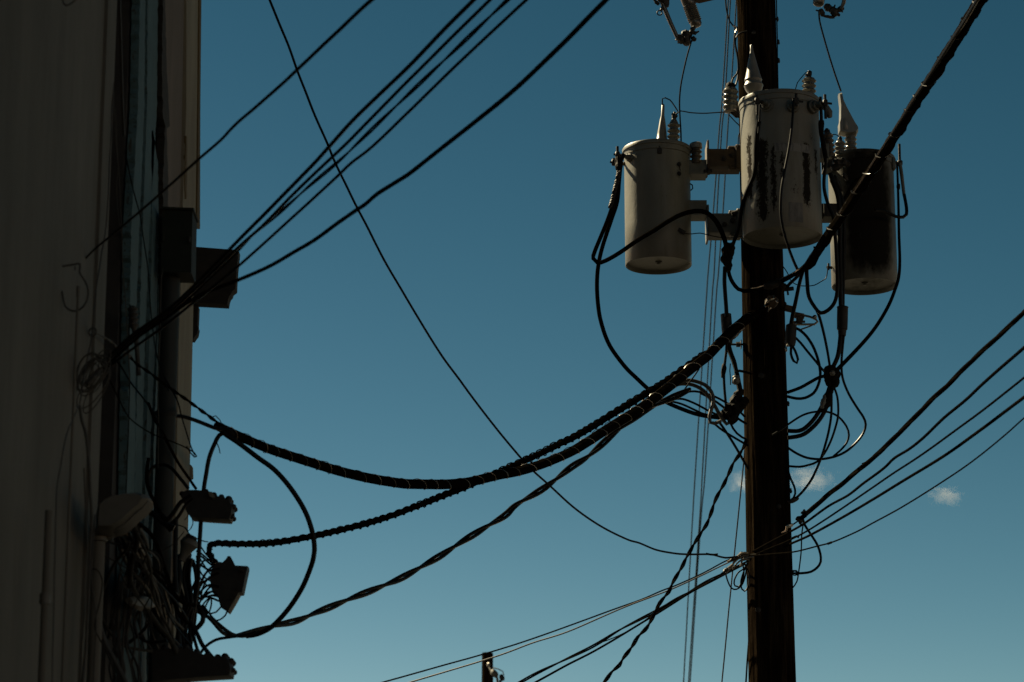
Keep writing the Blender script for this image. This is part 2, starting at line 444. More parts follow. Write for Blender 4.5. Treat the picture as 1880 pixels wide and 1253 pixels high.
plank(MB(), [(-60, 361, 364.5), (0, 360, 363.5), (200, 358, 361.5), (421, 355.2, 361)], out=.02, thick=.06).build('edge_trim', 'rusttrim', b3, False)
plank(MB(), [(250, 336, 338), (330, 334, 338), (366, 335, 337)], out=.017, thick=.01, rag=.8, seed=8).build('rust_stain', 'rusttrim', b3, False)
MB().prism([(346, 452.5), (438, 459.5), (437, 470), (434.5, 494), (433, 517), (432.5, 530), (426, 535), (424.5, 540), (421, 544), (419, 550), (417.5, 559), (364.5, 556), (346, 556)], 15.2, .1).build('cornice_end', 'wood_dark', b3, False)
MB().prism([(346, 562), (364, 562), (362.5, 598), (364, 602), (362, 613), (358, 618), (355, 623), (346, 623)], 15.25, .08).build('corbel', 'wood_dark', b3, False)
MB().prism([(336, 852), (347, 851), (352.5, 856), (353, 876), (347, 879), (336, 880)], 15.3, .06).build('corbel', 'trim', b3, False)

# ------------------------------------------------------------------ fittings on the walls
jb = thing('junction_box', 'dark steel junction box on top of the drainpipe', 'junction box', P(325, 500, 13.3))
MB().prism([(298, 382), (353.5, 384), (351, 501), (294.5, 499)], 13.3, .2).build('cabinet', 'box', jb, False)
MB().prism([(296.5, 379.5), (355.5, 382), (355.3, 385.5), (296.5, 383)], 13.28, .23).build('lid', 'box', jb, False)
p = P(314, 503, 13.42); x0 = p.x
for zz in (-.16, -.34):
    q = P(300, 382, 13.3); MB().cyl((q.x + .004, 13.295, q.z + zz + .02), (q.x + .004, 13.295, q.z + zz - .02), .007, n=8).build('hinge', 'box', jb)
q = P(347, 440, 13.28); MB().box(q, (.014, .012, .035), bev=.003).build('latch', 'iron', jb, False)
dp = thing('drainpipe', 'thick dark painted pipe running down below the junction box', 'pipe', (x0, p.y, 0))
MB().cyl((x0, p.y, 0), (x0, p.y, p.z), .0475, n=28).build('pipe', 'pipe', dp)
for py in (760, 1116):
    q = P(300, py, 13.42); mm_ = MB(); mm_.lathe((x0, p.y, q.z), (x0, p.y, q.z + 1), [(-.012, .049), (-.012, .053), (.012, .053), (.012, .049)]); mm_.box((x0 - .055, p.y, q.z), (.05, .02, .022)); mm_.build('pipe_clamp', 'pipe', dp)

p = P(181.5, 985, 11.2); x1 = p.x
wh = thing('weatherhead', 'grey curved weatherhead hood on a mast, with cables pouring out of it', 'weatherhead', (x1, p.y, 0))
MB().cyl((x1, p.y, 0), (x1, p.y, p.z + .02), .0275, n=20).build('mast', 'cream', wh)
m_ = MB(); m_.lathe((x1, p.y, p.z - .025), (x1, p.y, p.z + .03), [(0, .03), (.004, .038), (.05, .038), (.055, .03)], 20); m_.box((x1 + .045, p.y, p.z), (.03, .02, .03)); m_.build('collar', 'hood', wh)
puff(MB(), [(170, 974), (171, 940), (174, 924), (186, 913), (203, 905), (228, 901), (252, 900), (268, 903), (273, 911), (262, 926), (246, 938), (226, 958), (207, 970), (196, 975)], 11.05, .24, .78, 7).build('hood', 'hood', wh)
puff(MB(), [(196, 976), (207, 971), (226, 959), (246, 939), (262, 927), (273, 913), (275, 918), (264, 932), (249, 944), (229, 964), (210, 976)], 11.10, .16, .9, 5).build('hood_lip', 'darkwire', wh)

def pipe_on_wall(px, py0, py1, r, Y, label, coup=()):
    k = K(py1, Y); p = P(px, py1, Y); q = P(px, py0, Y)
    t = thing('wall_pipe', label, 'pipe', (p.x, p.y, p.z)); MB().cyl((p.x, p.y, p.z), (p.x, p.y, q.z), r * k, n=14).build('pipe', 'cream', t)
    for c in coup:
        z = P(px, c, Y).z; MB().lathe((p.x, p.y, z), (p.x, p.y, z + 1), [(-.02, r * k), (-.02, r * k * 1.5), (.02, r * k * 1.5), (.02, r * k)], 14).build('coupling', 'hood', t)
pipe_on_wall(74, 938, 1300, 7, 10.0, 'cream pipe with a coupling on the cream wall at lower left', (1100,))
pipe_on_wall(112, 530, 1300, 2.6, 10.6, 'thin pipe on the cream wall under the hooked cable', (535,))

# black dead-end insulator on the teal boards
t = thing('insulator', 'dark ribbed insulator hanging in front of the teal boards', 'insulator', P(247, 600, 12.4))
lath(MB(), (243, 562), (246, 607), 12.4, [(0, 3)] + ribs(4, 6, 9.5, .04, .9) + [(.95, 4), (1, 3)]).build('ribbed_body', 'darkwire', t)
MB().tube([P(246, 606, 12.4), P(250, 620, 12.42), P(255, 690, 12.45)], 4.4 * K(640, 12.4), 8).build('rod', 'darkwire', t)

def connector(name, label, poly, Y, depth, bumps, up=1):
    t = thing(name, label, 'connector', P(poly[0][0], poly[0][1], Y))
    puff(MB(), poly, Y, depth, .93, 5).build('housing', 'plastic', t)
    for (x, y, r, ang) in bumps:
        dx, dy = math.cos(ang) * r * 1.6, -math.sin(ang) * r * 1.6
        for dd in ((.25, .75) if depth > .12 else (.5,)):
            m = MB(); k = K(y, Y); a = P(x - dx, y - dy, Y) + Vector((0, depth * dd, 0)); b = P(x + dx * .75, y + dy * .75, Y) + Vector((0, depth * dd, 0)); L = (b - a).length
            m.lathe(a, b, [(0, r * k), (L * .7, r * k), (L * .9, r * .8 * k), (L, r * .4 * k)], 12); m.build('port_cap', 'plastic', t)
    return t
connector('tap_connector', 'black tap connector block with stubby ports under the arching cables', [(331, 903), (340, 898), (358, 898), (383, 900), (397, 910), (410, 914), (424, 920), (428.5, 932), (427, 945), (423, 955.5), (388, 953.5), (351, 950.5), (341, 937), (334, 918)], 13.6, .14,
          [(418, 917, 7, 1.3), (426, 929, 5.5, .2), (405, 913, 6, 1.5), (391, 909, 6, 1.4), (334, 905, 5, 2.6), (424, 946, 5, -.2), (376, 903, 6, 1.5)])
MB_ = MB(); MB_.prism([(382, 903), (389, 903), (395, 912), (390, 915), (384, 911)], 13.57, .04); tag(MB_.build('cable_tag', 'galv', None, False), 'small grey tag on top of the upper tap connector', 'tag')
connector('terminal_block', 'wide black terminal block with a row of stubs at the bottom left', [(272, 1192), (300, 1190), (345, 1188), (366, 1199), (392, 1204), (420, 1207), (424, 1216), (427.5, 1228), (425.5, 1241.5), (362, 1245.5), (300, 1251), (274, 1253)], 13.0, .16,
          [(398, 1208, 7, 1.5), (411, 1206, 7, 1.3), (422, 1213, 6, .7), (378, 1204, 6, 1.6), (360, 1196, 6, 1.7), (340, 1188, 6, 1.6), (322, 1190, 7, 1.5), (300, 1190, 7, 1.5), (425, 1229, 5, .1), (282, 1193, 6, 1.6)])
rk = thing('splice_rack', 'black cable rack with a peaked top and a fan of looped wires', 'cable rack', P(430, 1060, 13.7))
puff(MB(), [(398, 1030), (408, 1031.5), (414, 1026), (418, 1019.5), (422, 1019.5), (426, 1027), (431, 1037.5), (455, 1038.5), (455.5, 1041), (445.5, 1088), (439, 1089), (431, 1104), (419, 1124), (412, 1118), (403, 1112), (398, 1090), (388, 1085), (384, 1064), (386, 1046)], 13.7, .12, .96, 4).build('plate', 'plastic', rk)
for i, (x, y) in enumerate(((442, 1047), (446, 1048), (436, 1081), (431, 1092), (426, 1100))):
    MB().cyl(P(x, y, 13.66), P(x, y, 13.72), .006, n=8).build('bolt', 'iron', rk)
bt = thing('cable_boot', 'grey flared rubber boot beside the cable rack', 'cable boot', P(345, 1000, 13.4))
lath(MB(), (352, 987), (333, 1030), 13.3, [(0, 9), (.1, 14), (.3, 17), (.5, 12), (.75, 8), (1, 7)]).build('flared_cup', 'hood', bt)
lath(MB(), (353, 984), (351, 988), 13.28, [(0, 9), (1, 12)]).build('dark_opening', 'plastic', bt)
tag(MB().blob(P(236, 1104, 11.9), P(277, 1110, 12.2), .03, 3, .5, 14, 10).build('cable_clamp', 'hood'), 'lumpy grey clamp gripping the cables below the weatherhead', 'clamp')

# ================================================================== the utility pole
PX = 1.9125; PY = 20.0
up = thing('utility_pole', 'tall dark wooden utility pole carrying the three transformers', 'utility pole', (PX, PY, 0))
mb = MB(); n = 150; last = None
for i in range(241):
    z = 13.0 * i / 240; r = .1915 - .0044 * z; i0 = len(mb.v)
    for k in range(n):
        t = 2 * math.pi * k / n; v = Vector((math.cos(t) * 3.2, math.sin(t) * 3.2, z * .35))
        q = r * (1 + .020 * mnoise.noise(Vector((math.cos(t) * 24, math.sin(t) * 24, z * .9))) + .012 * mnoise.noise(v * 1.2) + .016 * mnoise.noise(Vector((math.cos(t) * 9, math.sin(t) * 9, z * .6))) - .02 * max(0, mnoise.noise(Vector((math.cos(t) * 5, math.sin(t) * 5, z * 1.7))) - .35))
        mb.v.append(Vector((PX + math.cos(t) * q, PY + math.sin(t) * q, z)))
    if last is not None: mb.join(last, i0, n)
    last = i0
mb.f.append(tuple(last + k for k in range(n))); mb.build('shaft', 'pole', up)
zt = 10.55
MB().box((PX, PY - .24, zt), (2.6, .1, .12), bev=.008).build('crossarm', 'wood_dark', up, False)
for (px, py) in ((1343, 634), (1441, 535), (1354, 300), (1469, 980)):
    pass
m = MB(); zb = P(1354, 634, 20).z; m.cyl((PX - .27, PY - .02, zb), (PX - .12, PY - .02, zb), .0085, n=10); m.cyl((PX - .215, PY - .02, zb), (PX - .185, PY - .02, zb), .02, n=6); m.box((PX - .178, PY - .02, zb), (.006, .06, .06)); m.build('through_bolt', 'iron', up)
for (py, s) in ((490, .0), (1140, .3)):
    pass
for (py, dx) in ((36, 1), (78, 2), (112, 1.5), (205, 0), (560, 1), (742, 1), (902, 1)):
    xe = 1424.5 + py * .0285 + dx; MB().blob(P(xe, py - 5, 20.0), P(xe + 1, py + 4, 20.0), .010, py, .5).build('staple', 'iron', up)
for (px, py, rr_) in ((1398, 690, .022), (1430, 930, .018), (1392, 1120, .02), (1384, 60, .016)):
    q = P(px, py, 19.84); MB().lathe(q, q + Vector((0, -1, 0)), [(0, rr_), (.004, rr_), (.008, rr_ * .5), (.009, 0)], 14).build('nail_plate', 'iron', up)
# ground wire moulding down the right side
wire('thin black ground wire stapled along the right side of the pole', [(1424.5, -30), (1427, 60), (1428.5, 160), (1437, 490), (1441, 560)], 2.2, 20.0, 'dull', wob=.2)
wire('thin dark wire slanting down the face of the utility pole', [(1404, 640), (1405.5, 690), (1410, 730), (1418, 765), (1430, 785)], 2, 19.80, 'bundle', wob=.2)

# ------------------------------------------------------------------ transformers
def tank(label, cx, pyb, pyt, w, Y, mat, rimpx=3.5):
    k = K(pyb, Y); r = w / 2 * k; b = P(cx, pyb, Y); tz = P(cx, pyt, Y).z; h = tz - b.z
    t = thing('transformer', label, 'transformer', b, 'pole mounted transformers')
    o = b; rr = rimpx * k
    MB().lathe(b, b + Vector((0, 0, 1)), [(.03, 0), (.03, r * .5), (.028, r - .02), (.004, r - .012), (0, r - .008), (-.001, r - .003), (.003, r), (h * .33, r), (h * .66, r), (h - .055, r)], 72).build('tank', mat, t)
    lid = MB().lathe(b, b + Vector((0, 0, 1)), [(h - .056, r - .004), (h - .05, r + rr * .35), (h - .012, r + rr * .4), (h - .010, r + rr), (h + .012, r + rr * 1.05), (h + .02, r + rr * .7), (h + .024, r * .95), (h + .045, r * .6), (h + .055, r * .2), (h + .056, 0)], 72).build('lid', mat, t)
    MB().lathe(b - Vector((0, 0, .0)), b + Vector((0, 0, 1)), [(.031, .026), (.022, .026), (.020, .016), (.012, .015), (.010, .006)], 16).build('drain_plug', 'galv', t)
    return t, b, r, h, k
paintL = tankpaint('tank_paint_left', [(.005, .035, .80, .92, .75), (.16, .03, .60, .80, .55), (.19, .03, .82, .92, .6), (.0, .2, .0, .05, .3)])
kC = K(350, 19.4)
def cx_(px): return (px - 1437) * kC
def cz_(py): return P(1437, py, 19.1).z - P(1437, 437, 19.4).z
paintC = tankpaint('tank_paint_centre', [(cx_(1376), .024, cz_(368), cz_(228), 1.0), (cx_(1397), .055, cz_(412), cz_(245), 1.15), (cx_(1416), .038, cz_(395), cz_(258), .85), (cx_(1433), .035, cz_(345), cz_(270), .62),
                   (cx_(1477), .042, cz_(385), cz_(252), 1.3), (cx_(1497), .022, cz_(325), cz_(255), .8), (cx_(1490), .04, cz_(264), cz_(234), .6), (cx_(1455), .04, cz_(370), cz_(325), .45)])
kR = K(400, 20.1)
paintR = tankpaint('tank_paint_right', [(0.06, .17, .02, .12, .6)], [((1592 - 1587.5) * kR, .190, .55, .53)], ((.078, .076, .064), (.108, .105, .089)))

# left transformer
tl, bL, rL, hL, kL = tank('left transformer of the three, clean grey tank with a dent at the sunlit edge', 1209, 488, 279.5, 122, 20.0, paintL)
lath(MB(), (1214.5, 268), (1217.5, 191), 20.0, [(0, 10.5), (.12, 11.5), (.16, 9.6), (.3, 8.6), (.62, 5), (.72, 3.2), (.97, 2.8), (1, 1.2)]).build('bushing_cover', 'cover', tl)
c = MB(); lath(c, (1236.5, 268), (1237.5, 217), 19.97, [(0, 11)] + ribs(4, 8, 12, .02, .82) + [(.84, 7.5), (.95, 4.5), (1, 3)]); hb = c.build('high_voltage_bushing', 'porc', tl)
c = MB(); lath(c, (1237.5, 219), (1238.5, 206), 19.97, [(0, 4), (.5, 5), (.55, 3), (1, 2)]); c.box(P(1238.5, 212, 19.97), (.05, .02, .014), Matrix.Rotation(.5, 3, 'Y')); c.build('terminal_clamp', 'iron', hb)
def lv_bushing(t, x, y, Y, r, rod, dirx=0, rodx=0, big=True):
    """low voltage bushing on the tank side, pointing out by dirx (sideways) and towards the street"""
    d = Vector((dirx, -1, 0)).normalized(); p = P(x, y, Y); k = K(y, Y); rk_ = r * k
    h = MB().lathe(p, p + d, [(-.03, rk_), (.006, rk_), (.010, rk_ * .93), (.012, rk_ * .70), (.035, rk_ * .62), (.04, rk_ * .45), (.085, rk_ * .4), (.09, .3 * rk_)], 24).build('low_voltage_bushing', 'galv', t)
    c = MB(); q = p + d * .10 + Vector((rodx * k, 0, 0)); c.cyl(p + d * .05, q, .014, n=10); c.cyl(q + Vector((0, 0, -rod[1] * k)), q + Vector((0, 0, rod[0] * k)), .011, n=10)
    c.box(q, (.035, .03, .05), bev=.006); c.cyl(q + Vector((-.03, 0, .004)), q + Vector((.05, 0, -.006)), .009, n=8); c.build('terminal_clamp', 'iron', h)
lv_bushing(tl, 1156, 290, 19.86, 8, (16, 8), -1.0, -6)
lv_bushing(tl, 1152, 302, 19.98, 6, (8, 6), -2.0, -4)
for y in (302, 319): MB().lathe(P(1247, y, 19.80), P(1247, y, 19.7), [(0, .018), (.012, .018), (.02, .010), (.03, .010)], 6).build('tank_bolt', 'iron', tl)
c = MB(); p = P(1251, 427, 19.82); c.cyl(p, p + Vector((0, -.05, 0)), .012, n=8); c.box(p + Vector((0, -.03, 0)), (.06, .012, .03), Matrix.Rotation(.5, 3, 'Y')); c.build('ground_lug', 'iron', tl)
c = MB(); p = P(1211, 277, 19.74); c.box(p, (.035, .012, .05), bev=.005); c.build('vent_plate', 'iron', tl)
def lug(t, x0, x1, y0, y1, Y, mat='galv', dep=.16):
    a = P(x0, y0, Y); b = P(x1, y1, Y); w_ = b.x - a.x; h_ = a.z - b.z; c = MB(); cx, cz = (a.x + b.x) / 2, (a.z + b.z) / 2
    c.box((cx, Y - dep / 2 + .0, cz), (w_, .012, h_)); c.box((cx, Y + dep / 2, cz), (w_, .012, h_)); c.box((cx, Y, b.z - .006), (w_, dep + .012, .012)); return c.build('hanger_lug', mat, t, False)
lug(tl, 1262, 1296.5, 300, 323, 20.0); lug(tl, 1262, 1296.5, 374, 398, 20.0)
c = MB(); c.cyl(P(1292, 315, 19.92), P(1307, 314, 19.92), .016, n=8); c.cyl(P(1300, 315, 19.92), P(1303, 315, 19.92), .028, n=6); c.build('hanger_bolt', 'iron', tl)

# centre transformer
tc, bC, rC, hC, kk = tank('large centre transformer in front of the pole, paint worn to black vertical streaks', 1437, 437, 192.5, 146, 19.4, paintC, 3.0)
lath(MB(), (1385, 186), (1379.5, 82), 19.32, [(0, 9), (.12, 10), (.2, 15.5), (.27, 18), (.33, 15), (.37, 16.5), (.42, 14.5), (.6, 10), (.85, 4), (.9, 2.8), (.98, 2.6), (1, 1)]).build('bushing_cover', 'cover', tc)
c = MB(); lath(c, (1485, 178), (1485.5, 141), 19.35, [(0, 14)] + ribs(3, 10, 13.5, .15, .9) + [(.94, 6), (1, 4)]); hb = c.build('high_voltage_bushing', 'porc', tc)
c = MB(); lath(c, (1485.5, 143), (1486, 131), 19.35, [(0, 3.5), (.6, 5), (1, 3)]); c.box(P(1484, 137, 19.35), (.05, .02, .014), Matrix.Rotation(-.4, 3, 'Y')); c.build('terminal_clamp', 'iron', hb)
lv_bushing(tc, 1408, 194, 19.13, 13, (12, 26), -.35, -12)
lv_bushing(tc, 1457, 194, 19.10, 13, (14, 10), .1, 0)
lv_bushing(tc, 1494, 196, 19.18, 13, (16, 30), .75, 4)
def tilebox(mat, x0, x1, y0, y1, name, seed=0):
    """thin plate following the tank's curve"""
    c = MB(); m = 10; i0 = 0
    for j, (py, rr) in enumerate(((y0, 0), (y1, 0))):
        z = P(1437, py, 19.1).z
        for i in range(m + 1):
            x = bC.x + ((x0 + (x1 - x0) * i / m) - 1437) * kC; q = max(-.99, min(.99, (x - bC.x) / rC)); y = bC.y - (rC + .0025) * math.sqrt(1 - q * q); c.v.append(Vector((x, y, z)))
    for i in range(m): c.f.append((i, i + 1, m + 2 + i, m + 1 + i))
    return c.build(name, mat, tc)
sk = N('faded_sticker'); sf = sk.noise(26, 3, (1, 1, .4)); sticker = sk.fin(sk.ramp(sf, [(.4, (.06, .057, .05)), (.6, (.095, .09, .08))]), .6)
sk = N('faded_stencil'); sf = sk.noise(45, 2, (1, 1, .35)); stencil = sk.fin(sk.ramp(sf, [(.44, (.07, .067, .065)), (.54, (.125, .12, .11))]), .6)
tilebox(sticker, 1442, 1468, 371, 407, 'sticker'); tilebox(stencil, 1419, 1486, 262, 277, 'faded_stencil_band')
c = MB(); p = P(1516, 206, 19.35); c.tube([p + Vector((-.03, 0, .04)), p + Vector((.0, -.02, .03)), p + Vector((.02, -.02, -.01)), p + Vector((.028, -.02, -.05))], [.02, .026, .03, .018], 10); c.build('lifting_lug', 'galv', tc)
lug(tc, 1505, 1521, 268, 292, 19.6, 'galv', .1); 

# right transformer
tr, bR, rR, hR, kr = tank('right transformer of the three, with a big black oil stain down its front', 1587.5, 526.5, 297, 121, 20.1, paintR, 3.5)
c = MB(); lath(c, (1562, 290), (1561.5, 236), 20.0, [(0, 13)] + ribs(6, 9, 11.5, .1, .98) + [(1, 8)]); hb = c.build('high_voltage_bushing', 'porc', tr)
c = MB()
for i, (a, b_, q_) in enumerate((((1530, 300), (1552, 296), 8), ((1526, 310), (1545, 306), 6), ((1545, 296), (1560, 304), 6), ((1548, 318), (1556, 332), 4), ((1532, 322), (1546, 352), 3.5))): c.blob(P(a[0], a[1], 19.72), P(b_[0], b_[1], 19.74), q_ * kR, 120 + i, .6)
c.build('terminal_clamp', 'iron', tr)
c = MB(); puff(c, [(1540.5, 169), (1545.5, 167.5), (1548, 180), (1554, 193), (1563, 210), (1571, 225), (1577, 234), (1577, 239), (1573.5, 244), (1560, 246.5), (1548, 244), (1541, 242), (1540.5, 226), (1542.5, 219), (1543, 190)], 19.93, .12, .9, 7); c.build('bushing_cover', 'cover', hb)
c = MB(); lath(c, (1552, 243), (1550.5, 206), 19.96, [(0, 6), (.1, 8.5), (.6, 8), (1, 3)]); c.build('cover_skirt', 'cover', hb)
c = MB(); lath(c, (1542, 288), (1542, 258), 19.95, [(0, 11)] + ribs(3, 7.5, 10.5, .1, .9) + [(1, 4)]); hb2 = c.build('low_voltage_bushing', 'porc', tr)
c = MB(); lath(c, (1542, 260), (1542.5, 251), 19.95, [(0, 3), (.5, 4.5), (1, 2)]); c.build('terminal_clamp', 'iron', hb2)
c = MB(); p = P(1652, 300, 20.1); c.cyl(p, P(1651, 265, 20.1), .011, n=10); c.cyl(P(1640, 300, 20.1), P(1656, 299, 20.1), .015, n=10); c.box(p, (.04, .04, .04), bev=.006); c.build('terminal_clamp', 'iron', tr)
c = MB(); c.cyl(P(1646, 343, 20.05), P(1652, 343, 20.05), .012, n=8); c.cyl(P(1650, 343, 20.05), P(1652, 343, 20.05), .024, n=8); c.build('tank_bolt', 'iron', tr)
c = MB(); p = P(1640, 302, 20.0); c.box(p, (.035, .06, .10), bev=.012); c.build('lid_clamp', 'galv', tr)
for (x, y) in ((1596, 333), (1580, 356)): MB().lathe(P(x, y, 19.84), P(x, y, 19.7), [(0, .018), (.012, .018), (.02, .010), (.03, .010)], 6).build('tank_bolt', 'iron', tr)
c = MB(); c.cyl(P(1527, 492, 20.05), P(1519, 491, 20.02), .012, n=8); c.cyl(P(1521, 484, 20.02), P(1521, 496, 20.02), .008, n=8); c.build('ground_lug', 'iron', tr)
lug(tr, 1510, 1530, 380, 401, 19.95, 'iron'); lug(tr, 1510, 1530, 292, 312, 19.95, 'iron')

# mounting brackets between pole and left tank
def bracket(label, mat, xa, xb, yt, yb, fl0, fl1, Y=20.0):
    a = P(xa, yt, Y); b = P(xb, yb, Y); f0 = P(xa, fl0, Y); f1 = P(xa, fl1, Y); zc, hh, w_ = (a.z + b.z) / 2, a.z - b.z, b.x - a.x
    t = thing('mounting_bracket', label, 'bracket', ((a.x + b.x) / 2, Y, zc), 'transformer mounting brackets')
    c = MB(); c.box(((a.x + b.x) / 2, Y - .085, zc), (w_, .012, hh)); c.box(((a.x + b.x) / 2, Y + .03, a.z - .006), (w_, .2, .012)); c.box(((a.x + b.x) / 2, Y + .03, b.z + .006), (w_, .2, .012)); c.build('channel', mat, t, False)
    MB().box((a.x - .008, Y, (f0.z + f1.z) / 2), (.016, .24, f0.z - f1.z), bev=.005).build('end_plate', mat, t, False)
    c = MB(); c.box((b.x - .02, Y - .07, zc), (.05, .1, hh * 1.45), bev=.01); c.box((b.x - .06, Y - .06, a.z + .012), (.08, .06, .03), bev=.008); c.box((b.x - .05, Y - .06, b.z - .015), (.09, .07, .03), bev=.008); c.build('pole_clamp', mat, t, False)
    for yy in (.25, .75):
        c = MB(); q = Vector((a.x + w_ * .35 + yy * .12, Y - .092, zc + (yy - .5) * hh * .4)); c.lathe(q, q + Vector((0, -1, 0)), [(0, .02), (.014, .02), (.016, .01), (.03, .01)], 6); c.build('bolt', 'iron', t)
bracket('upper rusty brown steel bracket between the left transformer and the pole', 'rust', 1300, 1359, 280.5, 311, 266, 319)
bracket('lower dull grey steel bracket between the left transformer and the pole', 'hood', 1300, 1361, 398.5, 433, 384, 442)
tag(MB().cyl(P(1343, 394, 19.9), P(1362, 388, 19.9), .02, n=10).build('bolt', 'iron'), 'stub of a bolt above the lower steel bracket', 'bolt')
c = MB(); a = P(1505, 392, 20.0); c.box((a.x, 20.0, a.z), (.5, .12, .12)); tag(c.build('mounting_bracket', 'iron', None, False), 'dark bracket between the pole and the right transformer', 'bracket', 'transformer mounting brackets')

# arresters / small insulators
ar = thing('surge_arrester', 'grey ribbed insulator with a dark cap left of the pole', 'arrester', P(1341, 207, 19.8))
lath(MB(), (1341, 207), (1341, 162), 19.8, [(0, 8), (.03, 12), (.08, 12.5)] + ribs(4, 11.8, 14.5, .1, .95) + [(1, 9)]).build('ribbed_body', 'porc', ar)
lath(MB(), (1341, 164), (1341, 151), 19.8, [(0, 9), (.3, 9.5), (.75, 7.5), (1, 3)]).build('cap', 'tape', ar)
c = MB(); c.tube([P(1345, 205, 19.8), P(1352, 212, 19.82), P(1364, 211, 19.88)], .022, 8); c.box(P(1355, 203, 19.84), (.07, .05, .09), Matrix.Rotation(.5, 3, 'Y')); c.build('arm', 'iron', ar)
ar = thing('surge_arrester', 'pale capped insulator standing beside the top of the left transformer', 'arrester', P(1277, 300, 19.95))
lath(MB(), (1278, 301), (1278, 272), 19.93, [(0, 9)] + ribs(3, 8, 11, .0, .9) + [(1, 8)]).build('ribbed_body', 'porc_brown', ar)
lath(MB(), (1278, 274), (1276.5, 262.5), 19.93, [(0, 8), (.05, 11.5), (.75, 11.8), (.95, 9.5), (1, 6)]).build('cap', 'cover', ar)
ar = thing('surge_arrester', 'shaded ribbed insulator tucked against the right side of the centre transformer', 'arrester', P(1523, 292, 19.6))
lath(MB(), (1524, 290), (1519, 244), 19.62, [(0, 9)] + ribs(5, 7.5, 10.5, .02, .95) + [(1, 5)]).build('ribbed_body', 'porc_brown', ar)
lath(MB(), (1519, 246), (1517.5, 236), 19.62, [(0, 6), (.6, 5.5), (1, 2)]).build('cap', 'iron', ar)

# fuse cutouts at the top edge
fc = thing('fuse_cutout', 'brown ribbed fuse cutout with a pull ring, left of the pole at the top', 'fuse cutout', P(1258, 76, 19.6))
ax0, ax1 = (1280, 50), (1246, -45)
lath(MB(), ax0, ax1, 19.6, [(0, 4), (.01, 8), (.05, 10.5)] + ribs(9, 10.6, 12.6, .1, .42) + [(.45, 12), (.62, 12.5)] + ribs(6, 10.6, 12.6, .64, .98) + [(1, 8)]).build('ribbed_body', 'porc_brown', fc)
c = MB(); c.tube([P(1243, 68, 19.52), P(1231, 42, 19.5), P(1221, 18, 19.48), P(1205, -22, 19.46)], [.016, .017, .018, .018], 10); ft = c.build('fuse_tube', 'porc_brown', fc)
c = MB(); c.torus(P(1211, 24, 19.47), (0, 1, 0), .019, .005); c.tube([P(1214, 19, 19.47), P(1218, 10, 19.47), P(1220, 4, 19.47)], .011, 8); c.build('pull_ring', 'iron', ft)
c = MB()
for i, (a, b, r) in enumerate((((1243, 66), (1258, 80), 7), ((1252, 60), (1270, 66), 7), ((1256, 58), (1262, 84), 8), ((1266, 58), (1278, 62), 4), ((1270, 70), (1277, 74), 5), ((1268, 56), (1276, 50), 4), ((1275, 62), (1283, 58), 2.2), ((1246, 72), (1240, 74), 1.8))):
    c.blob(P(a[0], a[1], 19.52 + .01 * (i % 3)), P(b[0], b[1], 19.55), r * K(60, 19.5), i, .5)
c.build('hinge', 'iron', fc)
c = MB()
for i, (a, b, r) in enumerate((((1208, -6), (1222, 6), 7), ((1216, -8), (1224, 14), 7), ((1202, 2), (1210, 9), 3.5), ((1198, -10), (1203, 4), 2.4), ((1222, -6), (1226, 6), 4))):
    c.blob(P(a[0], a[1], 19.46 + .01 * (i % 3)), P(b[0], b[1], 19.48), r * K(0, 19.5), i + 20, .5)
c.build('top_contact', 'iron', fc)
c = MB(); c.tube([P(1268, 6, 19.6), P(1278, 2.5, 19.6), P(1283, 0, 19.62), P(1330, -11, 19.7), P(1385, -28, 19.76)], [.012, .014, .03, .03, .03], 8); c.build('mounting_arm', 'rust', fc)
fc = thing('fuse_cutout', 'fuse cutout cut off by the top edge, right of the pole', 'fuse cutout', P(1520, 30, 19.6))
lath(MB(), (1502, 11.5), (1516, -85), 19.6, [(0, 5), (.02, 9), (.05, 10.5), (.2, 11)] + ribs(10, 10, 12, .22, .98) + [(1, 8)]).build('ribbed_body', 'porc_brown', fc)
c = MB()
for i, (a, b, r) in enumerate((((1506, 17), (1512, 30), 5), ((1514, 10), (1528, 20), 7), ((1526, 14), (1536, 30), 8), ((1512, 30), (1532, 33), 3), ((1538, 20), (1548, 14), 5), ((1536, 26), (1542, 29), 3), ((1498, 19), (1504, 21), 1.6), ((1545, 20), (1547, 23), 1.5), ((1532, 14), (1533, 9), 1.5))):
    c.blob(P(a[0], a[1], 19.52 + .01 * (i % 3)), P(b[0], b[1], 19.55), r * K(20, 19.5), i + 40, .45)
c.build('hinge', 'iron', fc)
c = MB(); c.tube([P(1544, 17, 19.52), P(1549, 5, 19.5), P(1551, -12, 19.5), P(1552, -60, 19.48)], [.012, .016, .016, .016], 10); c.build('fuse_tube', 'porc_brown', fc)
c = MB(); c.tube([P(1509, -38, 19.6), P(1480, -45, 19.66), P(1450, -48, 19.72)], .02, 8); c.build('mounting_arm', 'rust', fc)

